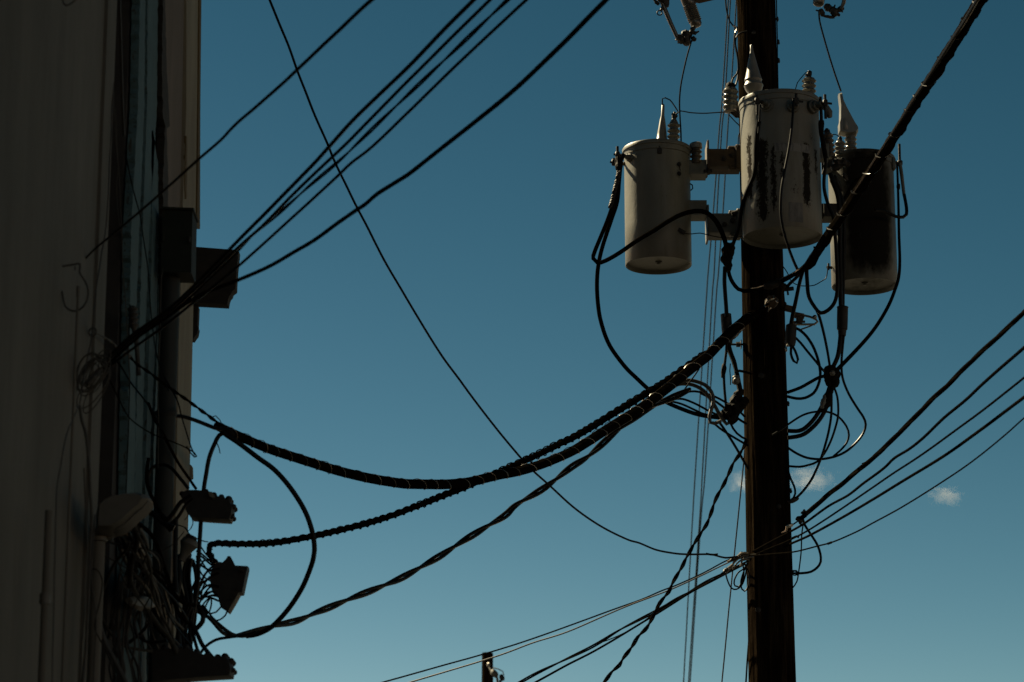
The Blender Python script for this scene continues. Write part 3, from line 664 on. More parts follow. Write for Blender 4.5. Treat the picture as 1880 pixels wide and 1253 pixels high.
# ------------------------------------------------------------------ far pole
fp = thing('far_utility_pole', 'distant wooden pole top poking up at the bottom edge', 'utility pole', (P(895, 1253, 60).x, 60, 0))
pt = P(895, 1199, 60); MB().tube([(pt.x, 60, 0), (pt.x, 60, pt.z - .02), (pt.x, 60, pt.z)], [.19, .124, .115], 24).build('shaft', 'pole', fp)
c = MB(); c.tube([P(897, 1221, 59.8), P(901, 1231, 59.7), P(909, 1238, 59.6), P(913, 1246, 59.6), P(914, 1262, 59.6)], .028, 8); c.blob(P(902, 1232, 59.65), P(913, 1242, 59.6), .075, 3, .3); c.build('insulator_arm', 'galv', fp)
c = MB(); c.blob(P(919, 1239, 59.6), P(924, 1250, 59.6), .055, 5, .2); c.cyl(P(919, 1249, 59.6), P(917, 1262, 59.6), .03); c.build('insulator', 'iron', fp)
c = MB(); c.tube([P(905, 1226, 59.7), P(915, 1229, 59.6), P(923, 1233, 59.6), P(925, 1240, 59.6)], .012, 6); c.build('jumper', 'barealu', fp)
c = MB(); q = P(898, 1221, 59.8); c.lathe(q, q + Vector((-.3, -.2, 0)), [(0, .05), (.03, .05), (.05, .03)], 10); c.build('bolt_plate', 'barealu', fp)

# ------------------------------------------------------------------ clouds far away
def cloud(label, x, y, w, h, seed, dens, Y=1500):
    k = K(y, Y); c = P(x, y, Y); rx, rz = w / 2 * k, h / 2 * k; mb = MB(); nn, mmx = 20, 12
    last = None
    for i in range(mmx + 1):
        u = math.pi * i / mmx; i0 = len(mb.v)
        for j in range(nn):
            t = 2 * math.pi * j / nn; mb.v.append(c + Vector((rx * math.sin(u) * math.cos(t), rx * .6 * math.sin(u) * math.sin(t), rz * math.cos(u))))
        if last is not None: mb.join(last, i0, nn)
        last = i0
    m = bpy.data.materials.new('cloud_vapour'); m.use_nodes = True; t = m.node_tree; t.nodes.clear()
    out = t.nodes.new('ShaderNodeOutputMaterial'); vo = t.nodes.new('ShaderNodeVolumePrincipled'); tc = t.nodes.new('ShaderNodeTexCoord')
    mp = t.nodes.new('ShaderNodeMapping'); mp.inputs['Scale'].default_value = (1 / rx, 1 / (rx * .6), 1 / rz); ln = t.nodes.new('ShaderNodeVectorMath'); ln.operation = 'LENGTH'
    no = t.nodes.new('ShaderNodeTexNoise'); no.inputs['Scale'].default_value = 2.2; no.inputs['Detail'].default_value = 6; no.inputs['Roughness'].default_value = .66; no.inputs['Distortion'].default_value = .6
    mp2 = t.nodes.new('ShaderNodeMapping'); mp2.inputs['Scale'].default_value = (1 / rz * .55, 1 / rz * .55, 1 / rz * .8); mp2.inputs['Location'].default_value = (seed, seed * 2, 0)
    L = t.links.new; L(tc.outputs['Object'], mp.inputs[0]); L(mp.outputs[0], ln.inputs[0]); L(tc.outputs['Object'], mp2.inputs[0]); L(mp2.outputs[0], no.inputs['Vector'])
    def mt(op, a, b, cl=False):
        o = t.nodes.new('ShaderNodeMath'); o.operation = op; o.use_clamp = cl
        for i, v in enumerate((a, b)):
            if isinstance(v, (int, float)): o.inputs[i].default_value = v
            else: L(v, o.inputs[i])
        return o.outputs[0]
    q = mt('SUBTRACT', no.outputs['Fac'], mt('MULTIPLY', mt('POWER', ln.outputs['Value'], 1.5), .42)); q = mt('MULTIPLY', mt('SUBTRACT', q, .27), 3.2, True); q = mt('MULTIPLY', q, dens)
    L(q, vo.inputs['Density']); vo.inputs['Color'].default_value = (.97, .95, .93, 1); vo.inputs['Anisotropy'].default_value = .2; L(vo.outputs[0], out.inputs['Volume'])
    return tag(mb.build('cloud', m), label, 'cloud', 'small clouds low in the sky')
cloud('small cloud wisp peeking out left of the utility pole', 1370, 888, 100, 62, 1.0, .032)
cloud('wispy cloud behind the right side of the utility pole', 1488, 880, 125, 70, 5.0, .026)
cloud('small lone cloud puff farthest to the right', 1740, 912, 92, 56, 3.2, .028)

# ================================================================== cables and wires
def dm(px): return 13.9 + max(0, px - 400) * (5.85 / 975) if px > 400 else 13.9 - (400 - px) * .0045
def dmb(px): return dm(px) + .16
def dmc(px): return dm(px) + .34
# -- the three heavy cables from the pole to the building
wire('thick smooth cable wound with shiny lashing wire, sagging from the pole to the building',
     [(1384, 578), (1375.6, 583), (1347, 605.5), (1318, 634), (1299, 654), (1280, 669), (1253.5, 690), (1225, 713), (1194, 737), (1165, 757), (1136, 775), (1107.5, 793), (1080, 811), (1050, 829), (1018, 843.6), (989, 655 + 199.6), (953.5, 865), (917.6, 872), (889, 879), (858, 886), (822, 889.5), (786, 889.5), (750, 889), (729, 887), (681, 879), (633, 868), (585, 854), (537.6, 839), (490, 823), (454, 808), (425, 795), (404, 785)],
     (18.5, 18), dm, 'bundle', 'lashed_cable', 'cable', lash=(27, 1.3, 'barealu'), wob=.15, step=5)
wire('rough rope-like cable wrapped in dark coils, sagging just above the smooth cable',
     [(1296, 650), (1270, 668), (1245, 686), (1217.6, 705), (1170, 733), (1127, 759), (1088, 783), (1050, 805), (1032, 813), (994, 832), (965.5, 845), (937, 858), (894, 877), (858, 893), (822, 907), (786, 921.5), (750, 935.5), (717, 948), (669, 962.5), (609, 977), (573.5, 985), (525.6, 994), (478, 998.5), (430, 999), (400, 998), (388, 1001), (384, 1008), (386, 1020), (396, 1036)],
     (13.5, 10.5), dmb, 'bundle', 'wrapped_cable', 'cable', lash=(14, 2.3, 'dull'), wob=.3, step=4, irregular=.1)
wire('twisted two-strand cable, lowest of the heavy cables from the pole',
     [(1265, 717), (1253.5, 722), (1232, 731), (1203, 745), (1170, 764), (1122, 801), (1081, 838), (1050, 858), (1013, 887), (980, 908), (946, 929), (927, 947), (889, 970.5), (850, 994), (806, 1023), (737.5, 1061.5), (700.7, 1077), (630.5, 1105), (584, 1123.6), (549, 1139), (500, 1150.5), (455, 1164), (430, 1167.5), (413, 1160), (392, 1141), (373, 1127), (352, 1112), (330, 1098)],
     (13.5, 14), dmc, 'gloss', 'twisted_cable', 'cable', twist=(2, 150), wob=.5)
wire('thin twisted cable splitting off below the thick sagging one to the terminal block', [(470, 1160), (452, 1166), (420, 1170.5), (397, 1175), (378, 1187), (366, 1203)], 5.5, 13.9, 'black', 'cable', 'cable')
wire('black cable bulging in a big arc from the taped joint to the twisted cable',
     [(400, 782), (412, 796), (437, 813), (473, 840), (504, 863), (533, 896), (559, 937), (572, 972), (577, 1001), (576, 1020), (571, 1040), (556, 1077), (535, 1111), (513.6, 1137), (495, 1154), (471.6, 1165), (452, 1168)], 9.3, (13.85, 14.1), 'black', 'arching_cable', 'cable')
wire('black cable dropping from the taped joint through the upper tap connector', [(411, 794), (402, 800), (394, 815), (384, 841), (378, 874), (374, 900), (369, 955), (366.5, 996), (362, 1060), (357, 1100), (352, 1135), (345, 1190)], 8, 13.75, 'black', 'drop_cable', 'cable')
wire('black cable leaving the taped joint towards the junction box', [(406, 788), (394, 786), (361, 773), (334, 765), (318, 766), (306, 772)], 7.5, (13.8, 13.5), 'black', 'cable', 'cable')
wire('twisted guy cable running from the cream wall to the taped joint', [(406, 782), (388, 768), (361, 748), (345, 736), (323, 720.7), (296, 702), (274.5, 685), (250, 668), (236, 652)], (7.5, 6), (13.85, 12), 'bundle', 'guy_cable', 'cable', twist=(2, 42), wob=.4)
wire('frayed pale end of the guy cable hooked on the cream wall', [(240, 655), (218, 640), (205, 628), (190, 619), (172, 611)], (6, 4), (12.0, 11.3), 'wallwire', 'guy_strand', 'cable', twist=(2, 30), wob=.8)
m = MB(); m.torus(P(170, 610, 11.28), (.4, 1, 0), .018, .0035); tag(m.build('hook', 'wallwire'), 'small wire ring hooked on the cream wall', 'hook')
tag(MB().blob(P(395, 779, 13.85), P(428, 800, 13.92), .024, 4, .3, 12, 10).build('taped_joint', 'tape'), 'taped joint where the heavy cables meet near the building', 'taped joint')
wire('short loose wire end curling off the taped joint', [(397, 812), (402, 823), (404, 833)], 2, 13.7, name='wire_end')
wire('thin wire loop sticking up from the taped joint', [(390, 766), (396, 764), (404, 772), (407, 780)], 1.8, 13.8, name='wire_end')
wire('fine wire slung from the coil to the twisted loop by the cream trim', [(196, 688), (210, 716), (225.6, 748), (242, 772), (280, 797), (320.6, 813), (345, 824), (357, 832), (361, 838), (357, 839.5), (350, 832), (343, 820)], 2.6, (11.4, 13.3), 'dull')
wire('thin black wire dropping past the drainpipe to meet the fine wire', [(300, 690), (324.7, 734), (334, 767), (345, 803), (352, 824), (358, 836)], 2.8, 13.3, 'black')

# -- wires coming in from the upper right
G = 'service wires strung to the left building'
wire('uppermost dark cable crossing the top left, ending in a knot on the cream wall', oc(0, 0, 1, [(760, -56), (682.7, 0), (615, 63), (546, 128), (517.6, 155), (469.7, 197), (440, 222), (421.8, 240), (405, 258), (362, 295), (290, 360), (220, 420), (175, 457), (148, 485)]), (8, 3.8), (9.5, 11.2), 'black', 'service_cable', 'cable', G)
wire('hooked tail of dark wire below the knot on the cream wall', [(115, 489), (135, 486), (147, 485), (146, 500), (156, 517), (162, 535), (158, 556), (146, 569), (132, 571), (120, 563), (116, 548), (114, 535)], 3.6, 10.6, 'darkwire')
tag(MB().torus(P(134, 493, 10.9), (.3, 1, .1), .011, .0028).build('wire_knot', 'darkwire'), 'small wire knot on the cream wall', 'wire knot')
wire('leftmost of the four parallel cables rising to the top edge', [(930, -60), (870, 0), (812, 58), (750, 123), (661, 208), (604, 270), (577, 300), (517.6, 361), (426.6, 453), (348, 533), (298, 577), (243, 615), (186, 668)], (8.4, 6), (10, 11.35), 'black', 'service_cable', 'cable', G)
wire('second from left of the four parallel cables rising to the top edge', [(962, -60), (899.6, 0), (750, 148), (661, 239), (630, 270), (553.5, 342), (484, 413), (436, 456), (353, 536), (300, 581), (245, 620), (187, 671)], (7, 5.4), (10.05, 11.37), 'black', 'service_cable', 'cable', G)
wire('third and thickest of the four parallel cables rising to the top edge', [(996, -60), (932, 0), (840, 88), (750, 173.5), (661, 259), (640, 280), (618, 300), (565.5, 344), (517.6, 387), (470, 427), (441, 456), (355, 540), (302, 586), (247, 625), (190, 676)], (9.4, 6), (10.1, 11.4), 'dull', 'service_cable', 'cable', G, twist=(2, 240))
wire('rightmost of the four parallel cables rising to the top edge', [(1034, -60), (966.6, 0), (846, 112.5), (750, 206), (683, 270), (644.5, 300), (613, 330), (529.5, 406.5), (438.6, 488), (355, 556), (300, 600), (245, 640), (190, 681)], (6.6, 5), (10.15, 11.4), 'black', 'service_cable', 'cable', G)
wire('lone thick cable sweeping down from the top edge beside the four parallel ones', [(1175, -58), (1112.6, 0), (1037, 76.6), (941.5, 167.6), (869.7, 226), (776, 300), (750, 320), (720, 339), (692, 357), (670, 376), (656, 385), (620, 410), (577.4, 441), (540, 463), (493.6, 490), (436, 515), (380, 536), (352, 551), (310, 580), (250, 622), (192, 676)], (10.5, 6), (10.3, 11.45), 'dull', 'service_cable', 'cable', G, irregular=.1)
# -- thin wire from the top crossing everything down to the pole
def dw(px): return 16.6 + (px - 495) * .00195 if px < 960 else 17.5 + (px - 960) * (2.33 / 413)
wire('long thin wire falling from the top edge across the heavy cables to the pole', [(474, -50), (495, 0), (511, 40), (528, 80), (546, 130), (580, 216), (604, 272), (616, 300), (657.6, 385), (709, 484), (750, 554), (800, 637), (846, 701), (900, 773), (960.6, 846), (1008.5, 891.5), (1056, 934), (1104, 967), (1150, 990), (1174, 997), (1205, 1010), (1236, 1016.5), (1260, 1018), (1301, 1018), (1316, 1021), (1331, 1024.5), (1350, 1023), (1373.5, 1018)], (4.6, 3.6), dw, 'black', wob=.5)
wire('short frayed tie on the thin wire left of the pole', [(1296, 1017), (1304, 1018.5), (1311, 1019), (1317, 1018), (1316, 1022)], 4, 19.4, 'black', name='wire_tie', irregular=.5)

# -- thin background lines left of the pole
G = 'thin vertical lines behind the pole'
wire('left of the three thin lines falling behind the transformers', [(1341, -60), (1337, 0), (1326, 180), (1320.5, 240), (1309.5, 390), (1301, 490), (1296, 560), (1277, 860), (1271, 960), (1255, 1253), (1252, 1310)], 2.4, (24, 62), 'line', group=G, wob=.1)
wire('middle of the three thin lines falling behind the transformers', [(1345, -60), (1341, 0), (1331, 180), (1325, 240), (1316, 395), (1311, 500), (1306.5, 560), (1290, 860), (1284, 960), (1264, 1253), (1260, 1310)], 2.4, (24, 62), 'line', group=G, wob=.1)
wire('right of the three thin lines falling behind the transformers', [(1356, -60), (1352, 0), (1343, 150), (1336, 240), (1327, 395), (1319, 500), (1314, 560), (1295, 860), (1286.5, 960), (1267, 1253), (1263, 1310)], 2.4, (24, 62), 'line', group=G, wob=.1)
wire('single thin line just left of the lower pole', [(1368, 815), (1365, 853), (1354, 960), (1348, 1020), (1340, 1100), (1325.5, 1253), (1320, 1310)], 2.6, (20.4, 24), 'black', wob=.2)
wire('stub of cable hugging the left foot of the pole', [(1375.5, 1170), (1372, 1215), (1369.6, 1253), (1366, 1300)], 3.4, 20.1, 'black')

# -- lashed cable to the upper right
def dr(px): return 19.55 - max(0, px - 1480) * (7.5 / 330)
wire('thick lashed cable climbing from the pole past the right transformer to the top right corner', [(1838, -55), (1795, 8), (1762, 62), (1740, 97), (1712, 142), (1680, 190), (1645, 246), (1610, 300), (1580, 344), (1560, 375), (1535, 411), (1510, 448), (1493, 474), (1484, 488)], (23, 17), lambda x: 19.45 - max(0, x - 1480) * .016, 'bundle', 'lashed_cable', 'cable', lash=(42, 3.0, 'gloss'), wob=.6, irregular=.1)
wire('second cable bound into the right hand lashed bundle, on its sunny side', [(1834, -58), (1790, 8), (1757, 62), (1734, 98), (1674, 190), (1604, 300), (1554, 375), (1505, 448), (1481, 484)], (8, 7), lambda x: 19.38 - max(0, x - 1480) * .0163, 'gloss', 'cable', 'cable', wob=.9)
wire('cable curving from the right bundle across the pole into the tape splice', [(1490, 470), (1478, 489), (1465, 500), (1450, 509), (1437, 516), (1424, 522), (1404, 528), (1383, 532), (1366, 535), (1355, 531), (1345, 519), (1339, 505), (1337, 490), (1337, 470)], (8, 7), lambda x: 19.42 if x > 1440 else 19.72, 'dull', 'cable', 'cable')
wire('bright wire put in as the sun highlight along the cable crossing the pole', [(1484, 478), (1470, 492), (1455, 502), (1440, 509.5), (1424, 517.5), (1412, 521), (1404, 524), (1392, 528), (1378, 530)], 2.4, lambda x: 19.38 if x > 1440 else 19.70, 'bare')  # highlight on the cable's sunlit top, put in as a bright metal wire
cd = thing('cable_clamp', 'small bolted clamp where the cable crosses the face of the pole', 'clamp', P(1408, 525, 19.68))
c = MB(); c.blob(P(1402, 527, 19.70), P(1430, 521, 19.70), .03, 9, .4); c.blob(P(1424, 514, 19.7), P(1444, 530, 19.72), .022, 5, .5); c.build('body', 'iron', cd)
c = MB(); c.cyl(P(1440, 532, 19.72), P(1457, 530, 19.72), .016, n=8); c.cyl(P(1444, 523, 19.72), P(1447, 542, 19.72), .008, n=8); c.cyl(P(1404, 522, 19.68), P(1405, 530, 19.68), .006, n=6); c.build('bolt', 'iron', cd)
cd = thing('cable_clamp', 'brassy sunlit clamp on the face of the pole where the lashed cable ends', 'clamp', P(1416, 556, 19.7))
c = MB(); c.blob(P(1408, 548, 19.7), P(1425, 562, 19.7), .045, 12, .6, 14, 11); c.build('body', 'rust', cd)
c = MB(); c.tube([P(1407, 556, 19.64), P(1413, 551.5, 19.62), P(1421, 549, 19.62), P(1420, 543, 19.64)], .006, 6); c.tube([P(1410, 573, 19.64), P(1412, 568, 19.63), P(1416, 566, 19.63)], .005, 6); c.cyl(P(1425, 552, 19.64), P(1428, 556, 19.63), .006); c.cyl(P(1404, 561, 19.66), P(1406, 564, 19.64), .005); c.build('wire_tie', 'bare', cd)
wire('grey strand holding the lashed cable to the brassy clamp', [(1347, 606), (1365, 592), (1385, 577), (1400, 566), (1410, 558)], (6, 10), 19.68, 'dull', 'cable_grip', 'cable', twist=(2, 40))
wire('bright wire ties under the lashed cable left of the pole', [(1343, 624), (1352, 617), (1358, 610), (1366, 602)], 5.5, 19.78, 'barealu', 'cable_grip', 'wire', twist=(3, 22), wob=1)
# bits of hardware right of the pole
cd = thing('cable_clamp', 'brown dead-end clamp with a wire eye right of the pole', 'clamp', P(1465, 582, 19.9))
c = MB(); c.box(P(1448, 567, 19.9), (.07, .05, .045), Matrix.Rotation(.25, 3, 'Y'), .008); c.box(P(1466, 580, 19.9), (.09, .05, .04), Matrix.Rotation(.2, 3, 'Y'), .008); c.box(P(1468, 588, 19.88), (.05, .06, .05), bev=.01); c.cyl(P(1452, 592, 19.88), P(1478, 591, 19.88), .009); c.build('body', 'rust', cd)
c = MB(); c.tube([P(1474, 579, 19.88), P(1487, 582, 19.87), P(1497, 586, 19.86), P(1501, 591, 19.86), P(1495, 596, 19.86), P(1480, 596, 19.87), P(1456, 596, 19.88)], .009, 8); c.tube([P(1499, 593, 19.84), P(1488, 599, 19.84), P(1466, 607, 19.86)], .006, 6); c.blob(P(1493, 580, 19.85), P(1498, 586, 19.85), .02, 6); c.build('wire_eye', 'barealu', cd)

# -- cables hanging off the transformers
G = 'low voltage cables hanging from the transformers'
W = lambda label, pts, w, d, **k: wire(label, pts, w, d, k.pop('mat', 'black'), k.pop('name', 'cable'), 'cable', k.pop('group', G), **k)
W('cable looping down left of the left transformer then rising across its front', [(1145, 283), (1139, 300), (1133, 335), (1128, 365), (1117, 400), (1103, 435), (1092, 462), (1089, 475), (1097, 483), (1112, 479), (1140, 463), (1170, 442), (1200, 424), (1228, 406), (1252, 394), (1275, 388), (1295, 390), (1310, 401), (1321, 418), (1330, 440), (1334, 458)], (7, 9), (19.7, 19.55), mat='dull')
W("cable hanging from the left transformer terminal in a deep curve to the pole's knot", [(1141, 285), (1137, 330), (1133, 370), (1122, 405), (1107, 450), (1099, 485), (1096, 520), (1098, 560), (1104, 593), (1119, 634), (1146, 672), (1170, 696), (1194, 718), (1222, 738), (1253.5, 752), (1284.6, 762), (1320.5, 767), (1345, 765)], (7.5, 8), (19.75, 19.6), mat='dull')
wire('shiny wire coil wound on the cable by the left terminal', [(1136, 315), (1133, 330), (1128, 350), (1124, 368), (1120, 382)], 9, 19.66, 'iron', 'cable_wrap', 'cable', twist=(3, 14), wob=.3)
tag(MB().blob(P(1134, 288, 19.7), P(1137, 316, 19.7), .026, 8, .6, 12, 12).build('terminal_boot', 'tape'), 'ragged black terminal lump beside the left transformer', 'terminal')
W('cable from the first bushing of the centre transformer bending left to the tape splice', [(1395, 192), (1394, 220), (1392, 245)], (3.5, 3.5), 18.98, name='lead')
W('thick cable from the left bushing of the centre transformer to the ragged tape splice', [(1393, 222), (1390, 245), (1388, 275), (1387.5, 300), (1384, 322), (1374, 345), (1364, 372), (1360, 395), (1356, 420), (1349, 440), (1343, 458)], (9, 7), (18.98, 19.5))
W('thin cable trailing down the face of the centre transformer to the right bundle', [(1457, 182), (1455.5, 210), (1453, 240), (1448, 275), (1441, 312), (1435, 345), (1433, 375), (1434, 400), (1440, 430), (1448, 456), (1457, 480), (1464, 495)], (4.6, 5.4), 18.95)
W('cable with a thick sleeve at the right edge of the centre transformer', [(1506, 178), (1508, 215), (1508, 250), (1513, 280), (1516, 300), (1513, 330), (1514, 352), (1521, 378), (1530, 400), (1534, 440), (1537, 500), (1537, 535), (1532, 556), (1520, 570), (1507, 575), (1497, 566), (1485, 545), (1482, 518), (1481, 494), (1484, 480)], (6, 7.5), (19.15, 19.5))
wire('ragged black sleeve on the right edge cable of the centre transformer', [(1508, 222), (1508, 245), (1513, 272), (1516, 290)], (10, 8), 19.15, 'tape', 'sleeve', 'sleeve', irregular=.4)
W('twin cable falling in front of the right transformer to the long black splice, left one', [(1527, 330), (1538, 360), (1542, 400), (1542, 450), (1542.5, 500), (1543, 540), (1544, 568)], (9, 8), (19.5, 19.6))
W('twin cable falling in front of the right transformer to the long black splice, right one', [(1524, 318), (1532, 340), (1540, 352), (1547, 375), (1549, 420), (1548.5, 480), (1548, 540), (1548, 568)], (9, 6), (19.56, 19.66))
W('short cable bowed from the twin cables over the stained front of the right transformer', [(1546, 372), (1554, 358), (1564, 340), (1572, 330), (1580, 328)], 5, 19.6, mat='dull')
W('cable hugging the right edge of the right transformer and curving down to the lower knot', [(1647, 303), (1649, 360), (1650.5, 430), (1652, 480), (1650, 510), (1643, 533), (1632, 560), (1615, 590), (1597, 615), (1572, 643), (1548, 668), (1534, 682), (1524, 692)], (4, 8), (19.9, 19.6), mat='dull')
wire('grey sleeved lead bending out beside the right transformer', [(1652, 300), (1655, 320), (1658, 345), (1660, 360)], (7, 6), 20.02, 'galv', 'sleeved_lead', 'cable', G)
W('black lead turning back under the grey sleeve to the stained tank', [(1660, 358), (1664, 380), (1664, 394), (1658, 399), (1645, 398), (1632, 392), (1620, 387), (1606, 386)], (6.5, 6), (20.02, 19.65))
c = MB(); k = K(590, 19.6); lath(c, (1547, 563), (1546, 617), 19.6, [(0, 8), (.01, 10), (.03, 11), (.05, 10.2), (.5, 10.2), (.78, 9.8), (.80, 8), (1, 7)], 18); tag(c.build('cable_splice', 'plastic'), 'long black sleeve splice hanging below the right transformer', 'splice')
c = MB(); lath(c, (1332.5, 577), (1337, 632), 19.68, [(0, 8), (.01, 10), (.5, 10.2), (.8, 9.5), (1, 7.5)], 18); tag(c.build('cable_splice', 'plastic'), 'black sleeve splice just above the lashed cable left of the pole', 'splice')
c = MB(); lath(c, (1453, 596), (1450.5, 636), 19.7, [(0, 7), (.05, 10), (.8, 10.5), (.97, 9), (1, 5)], 18); tag(c.build('cable_splice', 'plastic'), 'stubby black splice against the right side of the pole', 'splice')
c = MB(); c.blob(P(1334, 446, 19.52), P(1336, 498, 19.55), .036, 31, .75, 16, 26); c.blob(P(1345, 446, 19.52), P(1337, 480, 19.55), .028, 33, .7, 14, 18)
tag(c.build('taped_splice', 'tape'), 'ragged tape splice joining two cables below the lower bracket', 'taped splice')
W('cable dropping from the ragged tape splice to the sleeve splice', [(1331, 490), (1330, 515), (1331, 535), (1333, 563), (1334, 582)], 7.5, 19.55)
W('cable falling from the sleeve splice past the lashed cable to the knot', [(1336, 625), (1340, 645), (1347, 663), (1352, 682), (1356, 704), (1359, 722), (1355, 745), (1345, 760)], 9, (19.68, 19.6), mat='tape', irregular=.3)
W('thinner cable beside it with a swollen knob', [(1334, 630), (1333.5, 645), (1331, 665), (1329, 690), (1330, 715), (1332.5, 742), (1334, 758)], 5, 19.62)
tag(MB().blob(P(1330, 668, 19.62), P(1327, 694, 19.62), .019, 3, .4).build('knob', 'tape'), 'swollen tape knob on the thinner cable left of the pole', 'taped knob')
wire('short dangling wire end left of the pole', [(1341, 668), (1340, 680), (1341, 694), (1341, 707)], 2, 19.6, name='wire_end')
W('short cable from the falling cable into the side of the pole', [(1351, 684), (1357, 681), (1368, 683), (1378, 686)], 5, (19.62, 19.85))
c = MB(); c.blob(P(1352, 690, 19.55), P(1350, 706, 19.55), .03, 2, .5); tag(c.build('tape_scrap', 'hood'), 'scrap of pale tape on the falling cable left of the pole', 'tape')
c = MB(); c.blob(P(1325, 765, 19.58), P(1372, 735, 19.62), .05, 41, .8, 16, 22); c.blob(P(1330, 752, 19.55), P(1352, 775, 19.55), .045, 43, .7, 14, 16); c.blob(P(1342, 742, 19.6), P(1362, 716, 19.65), .032, 44, .6)
tag(c.build('taped_splice', 'tape'), 'big taped knot where many cables meet left of the pole', 'taped splice')
# loops left of the pole
G2 = 'cable loops beside the pole'
W2 = lambda label, pts, w, d, **k: wire(label, pts, w, d, k.pop('mat', 'black'), 'cable_loop', 'cable', G2, **k)
W2('outer of the two grey cable loops left of the pole', [(1225, 715), (1240, 703), (1251, 700), (1270, 699), (1294, 707), (1306, 720), (1310, 736), (1306, 752), (1302.5, 766), (1304, 776), (1312, 778), (1324, 773)], 7, 19.5, mat='grey_cable')
W2('inner of the two grey cable loops left of the pole', [(1225, 718), (1240, 708), (1252, 705), (1272, 707), (1292, 718), (1308, 738), (1318, 756), (1328, 772), (1334, 779), (1341, 775), (1341, 766)], 7, 19.56, mat='grey_cable')
W2('black cable bowing highest from the twisted cable to the pole', [(1240, 728), (1253.5, 722), (1268, 719), (1284.6, 720), (1313, 729), (1337, 742), (1351.6, 750), (1368, 766)], 4.2, 19.6)
W2('black cable bowing second highest from the twisted cable to the knot', [(1222, 738), (1235, 734), (1253.5, 733), (1277.4, 742), (1303.7, 756), (1325, 765)], 4.2, 19.62)
W2('black cable sagging lowest from the twisted cable to the knot', [(1218, 737), (1235, 738), (1253.5, 743), (1277.4, 754), (1294, 761), (1318, 764)], 4.2, 19.64)
W2('black cable passing through the knot into the left side of the pole', [(1286, 722), (1308.5, 734), (1332.5, 751), (1350, 765), (1361, 773), (1371, 779)], 4.6, 19.66)
W2('upper black cable from below the knot to the pole', [(1341, 777), (1346, 787), (1353, 796), (1362, 803), (1372, 808)], 4.2, 19.68)
W2('middle black cable from below the knot to the pole', [(1308, 775), (1322, 787), (1337, 797), (1356, 808.5), (1374, 819)], 4.2, 19.7)
W2('steep black cable from below the knot down to the pole', [(1318, 772), (1330, 789), (1345, 812), (1358, 834), (1367, 850), (1374, 862)], 4.8, 19.72)
wire('thin black wire crossing the grey loops from the lashed cable', [(1284, 677), (1276, 689), (1265, 704), (1254, 720)], 3, 19.45, 'black')
wire('bright sunlit strand where the twisted cable starts left of the pole', [(1230, 733), (1240, 727), (1252, 721), (1258, 720.5)], 2.6, 19.5, 'bare')
# knot and loops right of the pole
c = MB(); c.blob(P(1522, 672, 19.6), P(1532, 712, 19.6), .052, 51, .6, 16, 18); c.blob(P(1512, 688, 19.6), P(1536, 692, 19.6), .035, 52, .5); c.blob(P(1536, 676, 19.6), P(1534, 705, 19.6), .035, 55, .5)
tag(c.build('taped_splice', 'tape'), 'taped knot where cables meet right of the pole', 'taped splice')
c = MB(); c.blob(P(1528, 681, 19.52), P(1529, 690, 19.52), .019, 5, .4); tag(c.build('connector_bolt', 'galv'), 'pale bolt head on the right hand taped knot', 'bolt')
c = MB(); c.blob(P(1526, 712, 19.58), P(1510, 758, 19.6), .035, 61, .5, 14, 16); tag(c.build('cable_sleeve', 'tape'), 'peeling tape sleeve on the thick cable below the right knot', 'tape')
c = MB(); c.blob(P(1514, 726, 19.53), P(1509, 750, 19.53), .017, 62, .6); tag(c.build('tape_patch', 'hood'), 'pale torn patch on the peeling tape sleeve', 'tape')
W2('fat cable from the right knot sweeping down into the pole, upper one', [(1525, 705), (1516, 732), (1503, 757), (1490, 775), (1474, 789), (1460, 792), (1446, 791)], 8, 19.62)
W2('fat cable from the right knot sweeping down into the pole, lower one', [(1527, 712), (1520, 740), (1509, 764), (1494, 783), (1477, 797), (1462, 802), (1446, 804)], 8, 19.66)
W2('upper cable from the right knot straight into the pole', [(1520, 690), (1505, 693), (1488, 702), (1470, 712), (1446, 721)], 6.5, (19.62, 19.8))
W2('cable from the stubby splice curling back to the pole', [(1453, 600), (1466, 605), (1480, 617), (1492, 635), (1500, 655), (1505, 675), (1506, 692), (1502, 708), (1494, 722), (1478, 731), (1462, 732), (1445, 728)], 5.4, 19.7)
W2('cable from the stubby splice straight to the right knot', [(1458, 618), (1470, 630), (1482, 645), (1497, 663), (1509, 678), (1520, 688)], 4.6, 19.72)
W2('cable from the hanging bend down to the right knot', [(1494, 560), (1503, 578), (1509.5, 600), (1515, 624), (1520, 650), (1524, 676)], (5.5, 4.6), (19.5, 19.62))
W('straight cable slanting from the right bundle to the stubby splice', [(1486, 476), (1476, 494), (1468, 520), (1461, 552), (1455, 580), (1452, 600)], (6, 8), (19.45, 19.7))
W('short cable from the right bundle to the face of the pole', [(1478, 490), (1465, 507), (1450, 521), (1440, 533)], 6, (19.48, 19.75))
wire('small teardrop loop of cable under the stubby splice', [(1453, 634), (1452, 650), (1457, 663), (1463, 667), (1465, 660), (1460, 645), (1455, 636)], 5, 19.66, 'black', 'cable_loop', 'cable', G2)
c = MB(); c.blob(P(1444, 633, 19.66), P(1448, 636, 19.66), .012, 3); c.blob(P(1443, 637, 19.7), P(1444, 646, 19.7), .008, 4); tag(c.build('bolt', 'bare'), 'shiny bolt under the stubby splice', 'bolt')
W('thick cable from the long sleeve splice to the right knot', [(1544, 612), (1541, 640), (1537, 658), (1529, 675)], (9, 8), 19.6)
